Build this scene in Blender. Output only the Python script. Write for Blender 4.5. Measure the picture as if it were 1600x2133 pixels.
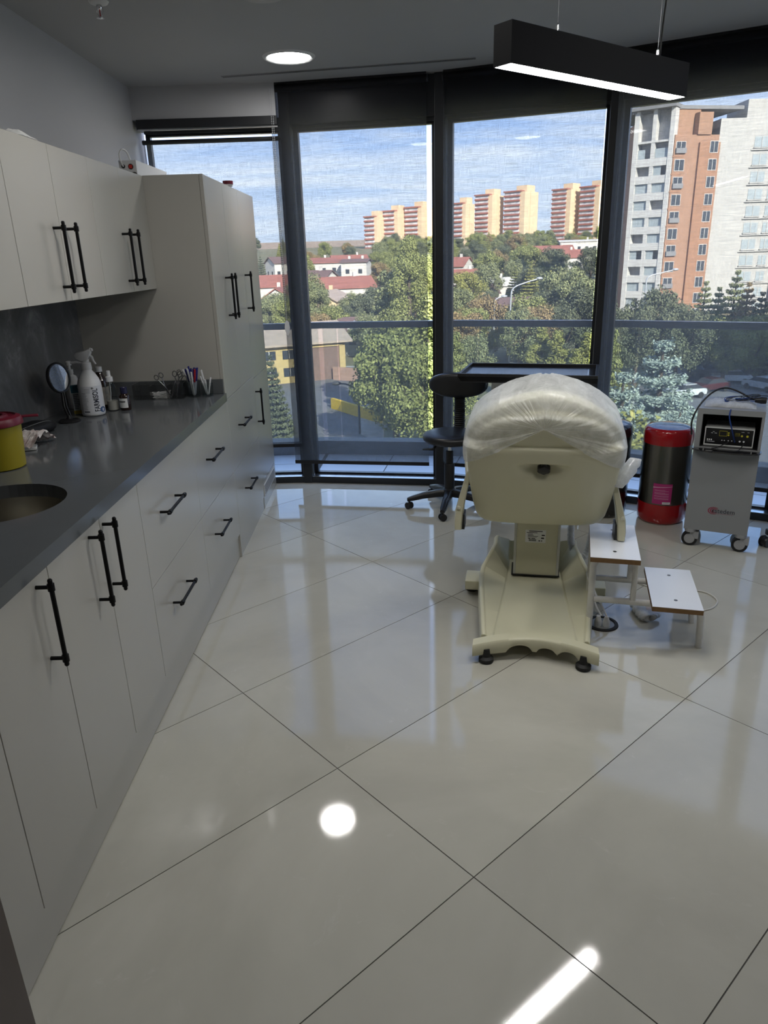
import bpy, bmesh, math, random
import numpy as np
from mathutils import Vector, Matrix, noise

random.seed(7)
S = bpy.context.scene
COL = S.collection
for o in list(bpy.data.objects):
    bpy.data.objects.remove(o)

# ------------------------------------------------------------------ camera
IW, IH, FPX = 1600, 2133, 1474.35
PITCH, ROLL, YAW = 0.34599424, -0.03047668, 0.0105
EYE = Vector((0, 0, 1.6))
_f = Vector((0, math.cos(PITCH), -math.sin(PITCH)))
_r = Vector((1, 0, 0))
_u = _r.cross(_f)
_R = _r * math.cos(ROLL) + _u * math.sin(ROLL)
_U = -_r * math.sin(ROLL) + _u * math.cos(ROLL)
_Z = Matrix.Rotation(YAW, 3, 'Z')
FWD, RGT, UPV = _Z @ _f, _Z @ _R, _Z @ _U
cam_d = bpy.data.cameras.new('camera')
cam = bpy.data.objects.new('camera', cam_d)
COL.objects.link(cam)
cam.matrix_world = Matrix(((RGT.x, UPV.x, -FWD.x, EYE.x), (RGT.y, UPV.y, -FWD.y, EYE.y),
                           (RGT.z, UPV.z, -FWD.z, EYE.z), (0, 0, 0, 1)))
cam_d.sensor_fit = 'VERTICAL'
cam_d.sensor_height = 36.0
cam_d.lens = 36.0 * FPX / IH
cam_d.clip_start = 0.02
cam_d.clip_end = 9000
S.camera = cam

# ------------------------------------------------------------------ view settings
vs = S.view_settings
vs.view_transform = 'Standard'
vs.look = 'None'
vs.gamma = 1.0
vs.use_curve_mapping = False
vs.exposure = 0.0

# ------------------------------------------------------------------ world sky (clear blue with thin streaky cloud)
W = bpy.data.worlds.new('sky')
S.world = W
W.use_nodes = True
nt = W.node_tree
nt.nodes.clear()
def wn(t, **k):
    n = nt.nodes.new(t)
    for a, b in k.items():
        setattr(n, a, b)
    return n
tc = wn('ShaderNodeTexCoord')
sep = wn('ShaderNodeSeparateXYZ')
nt.links.new(tc.outputs['Generated'], sep.inputs[0])
ramp = wn('ShaderNodeValToRGB')
cr = ramp.color_ramp
cr.elements[0].position = 0.0
cr.elements[0].color = (0.86, 0.95, 1.12, 1)
cr.elements[1].position = 0.75
cr.elements[1].color = (0.13, 0.30, 0.80, 1)
e = cr.elements.new(0.10); e.color = (0.60, 0.78, 1.15, 1)
e = cr.elements.new(0.24); e.color = (0.27, 0.50, 1.10, 1)
nt.links.new(sep.outputs['Z'], ramp.inputs[0])
# clouds on a flat layer: direction / (z + 0.12)
addz = wn('ShaderNodeMath', operation='ADD'); addz.inputs[1].default_value = 0.14
nt.links.new(sep.outputs['Z'], addz.inputs[0])
mxz = wn('ShaderNodeMath', operation='MAXIMUM'); mxz.inputs[1].default_value = 0.05
nt.links.new(addz.outputs[0], mxz.inputs[0])
dv = wn('ShaderNodeVectorMath', operation='DIVIDE')
cmb = wn('ShaderNodeCombineXYZ')
for i in range(3):
    nt.links.new(mxz.outputs[0], cmb.inputs[i])
nt.links.new(tc.outputs['Generated'], dv.inputs[0])
nt.links.new(cmb.outputs[0], dv.inputs[1])
mp = wn('ShaderNodeMapping')
mp.inputs['Rotation'].default_value = (0, 0, 0.35)
mp.inputs['Scale'].default_value = (0.55, 1.5, 0.0)
nt.links.new(dv.outputs[0], mp.inputs[0])
nz = wn('ShaderNodeTexNoise')
nz.inputs['Scale'].default_value = 1.1
nz.inputs['Detail'].default_value = 7
nz.inputs['Roughness'].default_value = 0.62
nz.inputs['Distortion'].default_value = 0.5
nt.links.new(mp.outputs[0], nz.inputs['Vector'])
cl = wn('ShaderNodeValToRGB')
cl.color_ramp.elements[0].position = 0.42
cl.color_ramp.elements[0].color = (0, 0, 0, 1)
cl.color_ramp.elements[1].position = 0.66
cl.color_ramp.elements[1].color = (0.75, 0.75, 0.75, 1)
nt.links.new(nz.outputs['Fac'], cl.inputs[0])
mixc = wn('ShaderNodeMixRGB')
mixc.inputs['Color2'].default_value = (1.15, 1.18, 1.25, 1)
nt.links.new(cl.outputs[0], mixc.inputs[0])
nt.links.new(ramp.outputs[0], mixc.inputs['Color1'])
bg = wn('ShaderNodeBackground')
bg.inputs['Strength'].default_value = 2.6
nt.links.new(mixc.outputs[0], bg.inputs['Color'])
wo = wn('ShaderNodeOutputWorld')
nt.links.new(bg.outputs[0], wo.inputs['Surface'])

# ------------------------------------------------------------------ sun (behind the building, to the right)
sun_d = bpy.data.lights.new('sun', 'SUN')
sun_d.energy = 22.0
sun_d.angle = 0.009
sun_d.color = (1.0, 0.93, 0.82)
sun = bpy.data.objects.new('sun', sun_d)
COL.objects.link(sun)
SUN_DIR = Vector((-0.31, 0.95, -0.53)).normalized()
sun.rotation_euler = SUN_DIR.to_track_quat('-Z', 'Y').to_euler()
sun.location = (40, -60, 60)

S.cycles.transparent_max_bounces = 40
LAMP = 60.0      # radiance of the ceiling fittings, added fill lamps included

# ------------------------------------------------------------------ pixel helpers (a pixel gives a direction only)
def ray(x, y):
    return FWD + RGT * ((x - IW / 2) / FPX) - UPV * ((y - IH / 2) / FPX)
def onz(x, y, z):
    d = ray(x, y)
    return EYE + d * ((z - EYE.z) / d.z)
def ony(x, y, Y):
    d = ray(x, y)
    return EYE + d * (Y / d.y)
def onx(x, y, X):
    d = ray(x, y)
    return EYE + d * (X / d.x)
def atd(x, y, D):
    """point at horizontal distance D"""
    d = ray(x, y)
    return EYE + d * (D / math.hypot(d.x, d.y))

# ------------------------------------------------------------------ colours and materials
def lin(c):
    return tuple(((v / 255) / 12.92 if v / 255 <= 0.04045 else ((v / 255 + 0.055) / 1.055) ** 2.4) for v in c)
MATS = {}
def mat(name, col, rough=0.5, metal=0.0, var=0.0, vscale=8.0, bump=0.0, bscale=60.0, spec=0.5, trans=0.0,
        alpha=1.0, coat=0.0, ior=1.45, detail=4.0, col2=None, stretch=None, emis=None, estr=0.0, sheen=0.0):
    if name in MATS:
        return MATS[name]
    m = bpy.data.materials.new(name)
    m.use_nodes = True
    t = m.node_tree
    b = t.nodes['Principled BSDF']
    c = tuple(col) if max(col) <= 1.0 else lin(col)
    b.inputs['Base Color'].default_value = (*c, 1)
    b.inputs['Roughness'].default_value = rough
    b.inputs['Metallic'].default_value = metal
    b.inputs['Specular IOR Level'].default_value = spec
    b.inputs['IOR'].default_value = ior
    b.inputs['Transmission Weight'].default_value = trans
    b.inputs['Alpha'].default_value = alpha
    b.inputs['Coat Weight'].default_value = coat
    b.inputs['Sheen Weight'].default_value = sheen
    if emis:
        b.inputs['Emission Color'].default_value = (*emis, 1)
        b.inputs['Emission Strength'].default_value = estr
    if var > 0 or col2 or bump > 0:
        tcn = t.nodes.new('ShaderNodeTexCoord')
        vec = tcn.outputs['Object']
        if stretch:
            mpn = t.nodes.new('ShaderNodeMapping')
            mpn.inputs['Scale'].default_value = stretch
            t.links.new(vec, mpn.inputs[0])
            vec = mpn.outputs[0]
        if var > 0 or col2:
            n = t.nodes.new('ShaderNodeTexNoise')
            n.inputs['Scale'].default_value = vscale
            n.inputs['Detail'].default_value = detail
            n.inputs['Roughness'].default_value = 0.6
            t.links.new(vec, n.inputs['Vector'])
            mx = t.nodes.new('ShaderNodeMixRGB')
            if col2:
                c2 = tuple(col2) if max(col2) <= 1.0 else lin(col2)
                rp = t.nodes.new('ShaderNodeValToRGB')
                rp.color_ramp.elements[0].position = 0.35
                rp.color_ramp.elements[1].position = 0.68
                t.links.new(n.outputs['Fac'], rp.inputs[0])
                t.links.new(rp.outputs[0], mx.inputs[0])
                mx.inputs['Color1'].default_value = (*c, 1)
                mx.inputs['Color2'].default_value = (*c2, 1)
            else:
                t.links.new(n.outputs['Fac'], mx.inputs[0])
                mx.inputs['Color1'].default_value = (*[v * (1 - var) for v in c], 1)
                mx.inputs['Color2'].default_value = (*[min(1, v * (1 + var)) for v in c], 1)
            t.links.new(mx.outputs[0], b.inputs['Base Color'])
        if bump > 0:
            n2 = t.nodes.new('ShaderNodeTexNoise')
            n2.inputs['Scale'].default_value = bscale
            n2.inputs['Detail'].default_value = 3
            t.links.new(vec, n2.inputs['Vector'])
            bp = t.nodes.new('ShaderNodeBump')
            bp.inputs['Strength'].default_value = bump
            bp.inputs['Distance'].default_value = 0.01
            t.links.new(n2.outputs['Fac'], bp.inputs['Height'])
            t.links.new(bp.outputs[0], b.inputs['Normal'])
    MATS[name] = m
    return m

def emit(name, col, strength):
    if name in MATS:
        return MATS[name]
    m = bpy.data.materials.new(name)
    m.use_nodes = True
    t = m.node_tree
    t.nodes.clear()
    e = t.nodes.new('ShaderNodeEmission')
    e.inputs['Color'].default_value = (*col, 1)
    e.inputs['Strength'].default_value = strength
    o = t.nodes.new('ShaderNodeOutputMaterial')
    t.links.new(e.outputs[0], o.inputs['Surface'])
    MATS[name] = m
    return m

def glass(name, tint=(0.9, 0.94, 0.95), refl=0.06, rough=0.0, fres=1.45):
    """thin pane: passes light straight through, with a fresnel reflection"""
    if name in MATS:
        return MATS[name]
    m = bpy.data.materials.new(name)
    m.use_nodes = True
    t = m.node_tree
    t.nodes.clear()
    tr = t.nodes.new('ShaderNodeBsdfTransparent')
    tr.inputs['Color'].default_value = (*tint, 1)
    gl = t.nodes.new('ShaderNodeBsdfGlossy')
    gl.inputs['Roughness'].default_value = rough
    # Schlick reflectance, the same for both faces of the sheet
    f0 = ((fres - 1) / (fres + 1)) ** 2
    lw = t.nodes.new('ShaderNodeLayerWeight')
    pw = t.nodes.new('ShaderNodeMath'); pw.operation = 'POWER'; pw.inputs[1].default_value = 5.0
    t.links.new(lw.outputs['Facing'], pw.inputs[0])
    fr = t.nodes.new('ShaderNodeMath'); fr.operation = 'MULTIPLY_ADD'
    fr.inputs[1].default_value = 1 - f0; fr.inputs[2].default_value = f0
    t.links.new(pw.outputs[0], fr.inputs[0])
    mx = t.nodes.new('ShaderNodeMixShader')
    o = t.nodes.new('ShaderNodeOutputMaterial')
    t.links.new(fr.outputs[0], mx.inputs[0])
    t.links.new(tr.outputs[0], mx.inputs[1])
    t.links.new(gl.outputs[0], mx.inputs[2])
    t.links.new(mx.outputs[0], o.inputs['Surface'])
    MATS[name] = m
    return m

def screen_fabric(name, open_, col, trl=0.35, tcol=(.3, .3, .3)):
    """woven sunscreen cloth: a share of open holes, the rest grey thread; fine threads both ways"""
    if name in MATS:
        return MATS[name]
    m = bpy.data.materials.new(name)
    m.use_nodes = True
    t = m.node_tree
    t.nodes.clear()
    tcn = t.nodes.new('ShaderNodeTexCoord')
    facs = []
    for sc in ((1500, 1500, 30), (22, 22, 1500)):
        mpn = t.nodes.new('ShaderNodeMapping')
        mpn.inputs['Scale'].default_value = sc
        t.links.new(tcn.outputs['Object'], mpn.inputs[0])
        n = t.nodes.new('ShaderNodeTexNoise')
        n.inputs['Scale'].default_value = 0.55
        n.inputs['Detail'].default_value = 2
        t.links.new(mpn.outputs[0], n.inputs['Vector'])
        facs.append(n.outputs['Fac'])
    ad = t.nodes.new('ShaderNodeMath'); ad.operation = 'ADD'
    t.links.new(facs[0], ad.inputs[0]); t.links.new(facs[1], ad.inputs[1])
    mr = t.nodes.new('ShaderNodeMapRange')
    mr.inputs['From Min'].default_value = 0.7
    mr.inputs['From Max'].default_value = 1.3
    mr.inputs['To Min'].default_value = open_ * 0.86
    mr.inputs['To Max'].default_value = open_ * 1.14
    t.links.new(ad.outputs[0], mr.inputs[0])
    tr = t.nodes.new('ShaderNodeBsdfTransparent')
    df = t.nodes.new('ShaderNodeBsdfDiffuse')
    df.inputs['Color'].default_value = (*col, 1)
    tl = t.nodes.new('ShaderNodeBsdfTranslucent')
    tl.inputs['Color'].default_value = (*tcol, 1)
    m1 = t.nodes.new('ShaderNodeMixShader')
    m1.inputs[0].default_value = trl
    t.links.new(df.outputs[0], m1.inputs[1]); t.links.new(tl.outputs[0], m1.inputs[2])
    m2 = t.nodes.new('ShaderNodeMixShader')
    t.links.new(mr.outputs[0], m2.inputs[0])
    t.links.new(m1.outputs[0], m2.inputs[1]); t.links.new(tr.outputs[0], m2.inputs[2])
    o = t.nodes.new('ShaderNodeOutputMaterial')
    t.links.new(m2.outputs[0], o.inputs['Surface'])
    MATS[name] = m
    return m

# ------------------------------------------------------------------ mesh helpers
class MB:
    def __init__(s):
        s.v = []; s.f = []
    def add(s, vs, fs):
        b = len(s.v)
        s.v += [Vector(p) for p in vs]
        s.f += [tuple(b + i for i in q) for q in fs]
        return s
    def box(s, x0, x1, y0, y1, z0, z1):
        return s.add([(x0, y0, z0), (x1, y0, z0), (x1, y1, z0), (x0, y1, z0), (x0, y0, z1), (x1, y0, z1), (x1, y1, z1), (x0, y1, z1)],
                     [(0, 3, 2, 1), (4, 5, 6, 7), (0, 1, 5, 4), (1, 2, 6, 5), (2, 3, 7, 6), (3, 0, 4, 7)])
    def obox(s, c, ax, ay, az):
        c, ax, ay, az = Vector(c), Vector(ax), Vector(ay), Vector(az)
        vs = [c + ax * i + ay * j + az * k for k in (-1, 1) for i, j in ((-1, -1), (1, -1), (1, 1), (-1, 1))]
        return s.add(vs, [(0, 3, 2, 1), (4, 5, 6, 7), (0, 1, 5, 4), (1, 2, 6, 5), (2, 3, 7, 6), (3, 0, 4, 7)])
    def wallseg(s, a, b, t, z0, z1):
        """vertical slab from plan point a to b; thickness t to the left of a->b (negative: right)"""
        a, b = Vector((a[0], a[1])), Vector((b[0], b[1]))
        d = (b - a).normalized(); n = Vector((-d.y, d.x)) * t
        q = [a, b, b + n, a + n]
        if t < 0: q = q[::-1]
        return s.prism([(p.x, p.y) for p in q], z0, z1)
    def prism(s, poly, z0, z1):
        n = len(poly)
        vs = [(x, y, z0) for x, y in poly] + [(x, y, z1) for x, y in poly]
        fs = [tuple(range(n - 1, -1, -1)), tuple(range(n, 2 * n))] + [(i, (i + 1) % n, n + (i + 1) % n, n + i) for i in range(n)]
        return s.add(vs, fs)
    def cyl(s, p0, p1, r0, r1=None, n=16, cap=True):
        p0, p1 = Vector(p0), Vector(p1)
        r1 = r0 if r1 is None else r1
        d = (p1 - p0).normalized()
        a = d.orthogonal().normalized(); b = d.cross(a)
        vs = []
        for p, r in ((p0, r0), (p1, r1)):
            for i in range(n):
                t = 2 * math.pi * i / n
                vs.append(p + (a * math.cos(t) + b * math.sin(t)) * r)
        fs = [(i, (i + 1) % n, n + (i + 1) % n, n + i) for i in range(n)]
        if cap:
            fs += [tuple(range(n - 1, -1, -1)), tuple(range(n, 2 * n))]
        return s.add(vs, fs)
    def tube(s, path, r, n=8, closed=False):
        P = [Vector(p) for p in path]
        m = len(P)
        rs = r if isinstance(r, (list, tuple)) else [r] * m
        T = []
        for i in range(m):
            if closed:
                t = P[(i + 1) % m] - P[i - 1]
            else:
                t = P[min(i + 1, m - 1)] - P[max(i - 1, 0)]
            T.append(t.normalized())
        a = T[0].orthogonal().normalized()
        vs = []
        for i in range(m):
            a = (a - T[i] * a.dot(T[i])).normalized()
            b = T[i].cross(a)
            for k in range(n):
                q = 2 * math.pi * k / n
                vs.append(P[i] + (a * math.cos(q) + b * math.sin(q)) * rs[i])
        fs = []
        for i in range(m if closed else m - 1):
            j = (i + 1) % m
            for k in range(n):
                fs.append((i * n + k, i * n + (k + 1) % n, j * n + (k + 1) % n, j * n + k))
        if not closed:
            fs += [tuple(range(n - 1, -1, -1)), tuple((m - 1) * n + k for k in range(n))]
        return s.add(vs, fs)
    def lathe(s, prof, n=24, c=(0, 0, 0), ax=None, sx=1.0, sy=1.0):
        """prof: (r, z) pairs bottom to top"""
        c = Vector(c)
        vs, fs = [], []
        rows = []
        for r, z in prof:
            if r <= 1e-6:
                rows.append([len(vs)]); vs.append(c + Vector((0, 0, z)))
            else:
                rows.append([len(vs) + k for k in range(n)])
                for k in range(n):
                    t = 2 * math.pi * k / n
                    vs.append(c + Vector((r * sx * math.cos(t), r * sy * math.sin(t), z)))
        for a, b in zip(rows, rows[1:]):
            for k in range(n):
                k2 = (k + 1) % n
                if len(a) == 1 and len(b) == 1: continue
                if len(a) == 1: fs.append((a[0], b[k2], b[k]))
                elif len(b) == 1: fs.append((a[k], a[k2], b[0]))
                else: fs.append((a[k], a[k2], b[k2], b[k]))
        if len(rows[0]) > 1: fs.append(tuple(rows[0][::-1]))
        if len(rows[-1]) > 1: fs.append(tuple(rows[-1]))
        return s.add(vs, fs)
    def loft(s, rings, cap=True, closed=True):
        n = len(rings[0])
        vs = [p for r in rings for p in r]
        fs = []
        for i in range(len(rings) - 1):
            for k in range(n if closed else n - 1):
                k2 = (k + 1) % n
                fs.append((i * n + k, i * n + k2, (i + 1) * n + k2, (i + 1) * n + k))
        if cap and closed:
            fs += [tuple(range(n - 1, -1, -1)), tuple((len(rings) - 1) * n + k for k in range(n))]
        return s.add(vs, fs)
    def grid(s, pts):
        """pts[i][j]"""
        n = len(pts[0])
        vs = [p for r in pts for p in r]
        fs = [(i * n + j, i * n + j + 1, (i + 1) * n + j + 1, (i + 1) * n + j) for i in range(len(pts) - 1) for j in range(n - 1)]
        return s.add(vs, fs)
    def sphere(s, c, r, n=12, m=8, sx=1, sy=1, sz=1):
        prof = [(max(0, math.sin(math.pi * i / m)), -math.cos(math.pi * i / m)) for i in range(m + 1)]
        prof[0] = (0, -1); prof[-1] = (0, 1)
        b = MB().lathe(prof, n)
        s.add([(c[0] + p.x * r * sx, c[1] + p.y * r * sy, c[2] + p.z * r * sz) for p in b.v], b.f)
        return s
    def xf(s, M):
        s.v = [M @ p for p in s.v]
        return s
    def mesh(s, name):
        me = bpy.data.meshes.new(name)
        me.from_pydata([tuple(p) for p in s.v], [], s.f)
        return me

WM = {}
def wmat(o):
    return WM.get(o.name, Matrix.Identity(4)) if o else Matrix.Identity(4)

def build(mb, name, m, parent=None, smooth=None, bevel=0.0, world=True, kind=None, bseg=2, solid=0.0, subsurf=0):
    """one mesh object; verts given in world coordinates (world=True) or in the parent's own"""
    if parent is not None and world:
        inv = wmat(parent).inverted()
        mb = MB().add([inv @ p for p in mb.v], mb.f)
    me = mb.mesh(name)
    bmx = bmesh.new(); bmx.from_mesh(me)
    bmesh.ops.recalc_face_normals(bmx, faces=bmx.faces)
    bmx.to_mesh(me); bmx.free()
    if smooth is not None:
        me.polygons.foreach_set('use_smooth', [True] * len(me.polygons))
        if smooth < 180:
            me.set_sharp_from_angle(angle=math.radians(smooth))
    me.materials.append(m)
    o = bpy.data.objects.new(name, me)
    COL.objects.link(o)
    if parent is not None:
        o.parent = parent
        WM[o.name] = wmat(parent)
    if bevel:
        b = o.modifiers.new('bevel', 'BEVEL')
        b.width = bevel; b.segments = bseg; b.limit_method = 'ANGLE'; b.angle_limit = math.radians(40)
        b.harden_normals = False
    if subsurf:
        ss = o.modifiers.new('subsurf', 'SUBSURF'); ss.levels = subsurf; ss.render_levels = subsurf
    if solid:
        so = o.modifiers.new('solid', 'SOLIDIFY'); so.thickness = solid; so.offset = 0
    if kind:
        o['kind'] = kind
    return o

def tag(o, label, cat, group=None):
    o['label'] = label; o['category'] = cat
    if group: o['group'] = group
    return o
def thing(name, label, cat, loc=(0, 0, 0), rotz=0.0, group=None):
    o = bpy.data.objects.new(name, None)
    o.empty_display_size = 0.05
    COL.objects.link(o)
    o.location = loc; o.rotation_euler = (0, 0, rotz)
    WM[o.name] = Matrix.Translation(Vector(loc)) @ Matrix.Rotation(rotz, 4, 'Z')
    return tag(o, label, cat, group)
def copy_tree(o, parent=None):
    c = o.copy()
    COL.objects.link(c)
    if parent is not None:
        c.parent = parent
    for ch in list(o.children):
        copy_tree(ch, c)
    return c
def dup(root, loc, rotz, label=None, group=None, scale=None):
    c = copy_tree(root)
    c.location = loc; c.rotation_euler = (0, 0, rotz)
    if scale: c.scale = scale if isinstance(scale, (tuple, list)) else (scale,) * 3
    if label: c['label'] = label
    if group: c['group'] = group
    WM[c.name] = Matrix.LocRotScale(c.location, c.rotation_euler, c.scale)
    return c
def struct(mb, name, m, **k):
    o = build(mb, name, m, **k)
    o['kind'] = 'structure'
    return o
def text_mb(body, size, align='LEFT', extrude=0.0006, bold=0.0):
    """lettering as mesh in the XY plane, baseline at y=0"""
    cu = bpy.data.curves.new('lettering', 'FONT')
    cu.body = body; cu.size = size; cu.extrude = extrude; cu.align_x = align
    cu.resolution_u = 3
    cu.offset = bold
    ob = bpy.data.objects.new('lettering', cu)
    COL.objects.link(ob)
    dg = bpy.context.evaluated_depsgraph_get()
    me = bpy.data.meshes.new_from_object(ob.evaluated_get(dg))
    r = MB().add([v.co.copy() for v in me.vertices], [tuple(p.vertices) for p in me.polygons])
    bpy.data.objects.remove(ob); bpy.data.curves.remove(cu); bpy.data.meshes.remove(me)
    return r
def frame_mat(o, x, y, z):
    """matrix from columns x,y,z axes and origin"""
    return Matrix(((x[0], y[0], z[0], o[0]), (x[1], y[1], z[1], o[1]), (x[2], y[2], z[2], o[2]), (0, 0, 0, 1)))
def round_poly(w, h, r, n=5, cx=0, cy=0):
    out = []
    for sx, sy, a0 in ((1, 1, 0), (-1, 1, 90), (-1, -1, 180), (1, -1, 270)):
        for i in range(n + 1):
            a = math.radians(a0 + 90 * i / n)
            out.append((cx + sx * (w / 2 - r) + r * math.cos(a), cy + sy * (h / 2 - r) + r * math.sin(a)))
    return out
def lerp(a, b, t):
    return a + (b - a) * t
def interp(tab, x):
    if x <= tab[0][0]: return tab[0][1]
    for (a, p), (b, q) in zip(tab, tab[1:]):
        if x <= b: return p + (q - p) * (x - a) / (b - a)
    return tab[-1][1]
# ================================================================== STRUCTURE
ZC = 2.65
PF = [(-1.585, 5.15), (-0.62, 5.145), (0.37, 4.98), (1.36, 4.617), (2.34, 4.06), (3.0, 3.47), (3.4, 2.9)]
WALLX, RIGHTX, FRONTY, BACKY = -1.585, 3.4, 0.70, -1.7

M_ceil = mat('ceiling_paint', (0.37, 0.37, 0.375), 0.9, var=0.03, vscale=2, bump=0.02, bscale=200)
M_wall = mat('grey_wall_paint', (0.42, 0.42, 0.435), 0.55, var=0.03, vscale=1.5, bump=0.02, bscale=150)
M_frame = mat('anthracite_aluminium', (0.022, 0.024, 0.028), 0.32, spec=0.5, bump=0.01, bscale=300, var=0.05)
M_frame2 = mat('grey_reveal_profile', (0.075, 0.077, 0.082), 0.4, var=0.05)
M_ledge = mat('satin_aluminium_ledge', (0.55, 0.56, 0.58), 0.22, metal=0.9)
M_grout = mat('tile_grout', (0.09, 0.085, 0.075), 0.9, var=0.2, vscale=40)
M_black = mat('black_plastic', (0.012, 0.012, 0.013), 0.38, var=0.1)

def tile_material():
    m = bpy.data.materials.new('polished_stone_tile')
    m.use_nodes = True
    t = m.node_tree
    b = t.nodes['Principled BSDF']
    geo = t.nodes.new('ShaderNodeNewGeometry')
    def nz(scale, det, rough=0.6, dist=0.0):
        n = t.nodes.new('ShaderNodeTexNoise')
        n.inputs['Scale'].default_value = scale
        n.inputs['Detail'].default_value = det
        n.inputs['Roughness'].default_value = rough
        n.inputs['Distortion'].default_value = dist
        t.links.new(geo.outputs['Position'], n.inputs['Vector'])
        return n
    n1 = nz(1.3, 5, 0.6, 0.6)
    r1 = t.nodes.new('ShaderNodeValToRGB')
    r1.color_ramp.elements[0].position = 0.3
    r1.color_ramp.elements[0].color = (0.44, 0.425, 0.365, 1)
    r1.color_ramp.elements[1].position = 0.72
    r1.color_ramp.elements[1].color = (0.56, 0.545, 0.475, 1)
    t.links.new(n1.outputs['Fac'], r1.inputs[0])
    # faint veins and dust flecks
    n2 = nz(7, 8, 0.75, 1.5)
    r2 = t.nodes.new('ShaderNodeValToRGB')
    r2.color_ramp.elements[0].position = 0.60
    r2.color_ramp.elements[0].color = (0, 0, 0, 1)
    r2.color_ramp.elements[1].position = 0.74
    r2.color_ramp.elements[1].color = (0.35, 0.35, 0.35, 1)
    t.links.new(n2.outputs['Fac'], r2.inputs[0])
    mx = t.nodes.new('ShaderNodeMixRGB')
    mx.inputs['Color2'].default_value = (0.66, 0.65, 0.61, 1)
    t.links.new(r2.outputs[0], mx.inputs[0])
    t.links.new(r1.outputs[0], mx.inputs['Color1'])
    oi = t.nodes.new('ShaderNodeObjectInfo')
    hsv = t.nodes.new('ShaderNodeHueSaturation')
    mr = t.nodes.new('ShaderNodeMapRange')
    mr.inputs['To Min'].default_value = 0.95
    mr.inputs['To Max'].default_value = 1.05
    t.links.new(oi.outputs['Random'], mr.inputs[0])
    t.links.new(mr.outputs[0], hsv.inputs['Value'])
    t.links.new(mx.outputs[0], hsv.inputs['Color'])
    t.links.new(hsv.outputs[0], b.inputs['Base Color'])
    n3 = nz(3, 4)
    mr2 = t.nodes.new('ShaderNodeMapRange')
    mr2.inputs['To Min'].default_value = 0.025
    mr2.inputs['To Max'].default_value = 0.06
    t.links.new(n3.outputs['Fac'], mr2.inputs[0])
    t.links.new(mr2.outputs[0], b.inputs['Roughness'])
    n4 = nz(420, 2)
    bp = t.nodes.new('ShaderNodeBump')
    bp.inputs['Strength'].default_value = 0.012
    bp.inputs['Distance'].default_value = 0.002
    t.links.new(n4.outputs['Fac'], bp.inputs['Height'])
    t.links.new(bp.outputs[0], b.inputs['Normal'])
    b.inputs['Specular IOR Level'].default_value = 0.8
    return m
M_tile = tile_material()

def clip_poly(poly, clip):
    """Sutherland-Hodgman, clip polygon convex and counter-clockwise"""
    out = poly
    n = len(clip)
    for i in range(n):
        a, b = clip[i], clip[(i + 1) % n]
        def side(p):
            return (b[0] - a[0]) * (p[1] - a[1]) - (b[1] - a[1]) * (p[0] - a[0])
        src, out = out, []
        for k in range(len(src)):
            p, q = src[k], src[(k + 1) % len(src)]
            sp, sq = side(p), side(q)
            if sp >= 0: out.append(p)
            if sp * sq < 0:
                t = sp / (sp - sq)
                out.append((p[0] + (q[0] - p[0]) * t, p[1] + (q[1] - p[1]) * t))
        if not out: return []
    return out

room_ccw = [(WALLX, BACKY), (RIGHTX, BACKY), (RIGHTX, 2.9)] + PF[5::-1]
floor = struct(MB().prism(room_ccw, -0.25, -0.0022), 'floor', M_grout)
TA = math.radians(-48.37)
E1 = (math.cos(TA), math.sin(TA)); E2 = (-math.sin(TA), math.cos(TA))
TO = (-0.602, 2.381)
tw, tl, g = 0.603, 1.194, 0.0016
for i in range(-8, 10):
    for j in range(-4, 5):
        q = []
        for a, b in ((i * tw + g, j * tl + g), ((i + 1) * tw - g, j * tl + g), ((i + 1) * tw - g, (j + 1) * tl - g), (i * tw + g, (j + 1) * tl - g)):
            q.append((TO[0] + E1[0] * a + E2[0] * b, TO[1] + E1[1] * a + E2[1] * b))
        c = clip_poly(q, room_ccw)
        if len(c) >= 3:
            ar = 0.5 * abs(sum(c[k][0] * c[(k + 1) % len(c)][1] - c[(k + 1) % len(c)][0] * c[k][1] for k in range(len(c))))
            if ar > 0.002:
                build(MB().prism(c, -0.0022, 0.0), 'floor_tile', M_tile, floor)

struct(MB().prism([(WALLX - .2, BACKY - .2), (RIGHTX + .2, BACKY - .2), (RIGHTX + .2, 3.0)] + [(x, y + .16) for x, y in PF[5::-1]] + [(WALLX - .2, 5.31)], ZC, ZC + 0.25), 'ceiling', M_ceil)
struct(MB().box(WALLX - .2, WALLX, BACKY - .2, 5.31, 0, ZC), 'wall_left', M_wall)
struct(MB().box(RIGHTX, RIGHTX + .2, BACKY - .2, 2.95, 0, ZC), 'wall_right', M_wall)
struct(MB().box(WALLX, RIGHTX, BACKY - .2, BACKY, 0, ZC), 'wall_back', M_wall)
# wall with the doorway the camera stands in
struct(MB().box(WALLX, -0.70, FRONTY - .1, FRONTY, 0, ZC).box(1.40, RIGHTX, FRONTY - .1, FRONTY, 0, ZC).box(-0.70, 1.40, FRONTY - .1, FRONTY, 2.15, ZC), 'wall_front', M_wall)
M_jamb = mat('brown_door_frame', (0.085, 0.066, 0.056), 0.5, var=0.1, vscale=20, stretch=(1, 1, 0.1))
jx = ony(75, 2133, FRONTY + .03).x
dj = MB().box(-0.76, jx, FRONTY - .13, FRONTY + .03, 0, 2.2).box(jx - .001, jx + .0, FRONTY - .13, FRONTY - .08, 0, 2.2)
dj.box(-0.80, jx - .035, FRONTY + .03, FRONTY + .038, 0, 2.2)
dj.box(1.35, 1.41, FRONTY - .13, FRONTY + .03, 0, 2.2).box(-0.76, 1.41, FRONTY - .13, FRONTY + .03, 2.14, 2.2)
struct(dj, 'trim_1', M_jamb, bevel=0.003)
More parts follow.
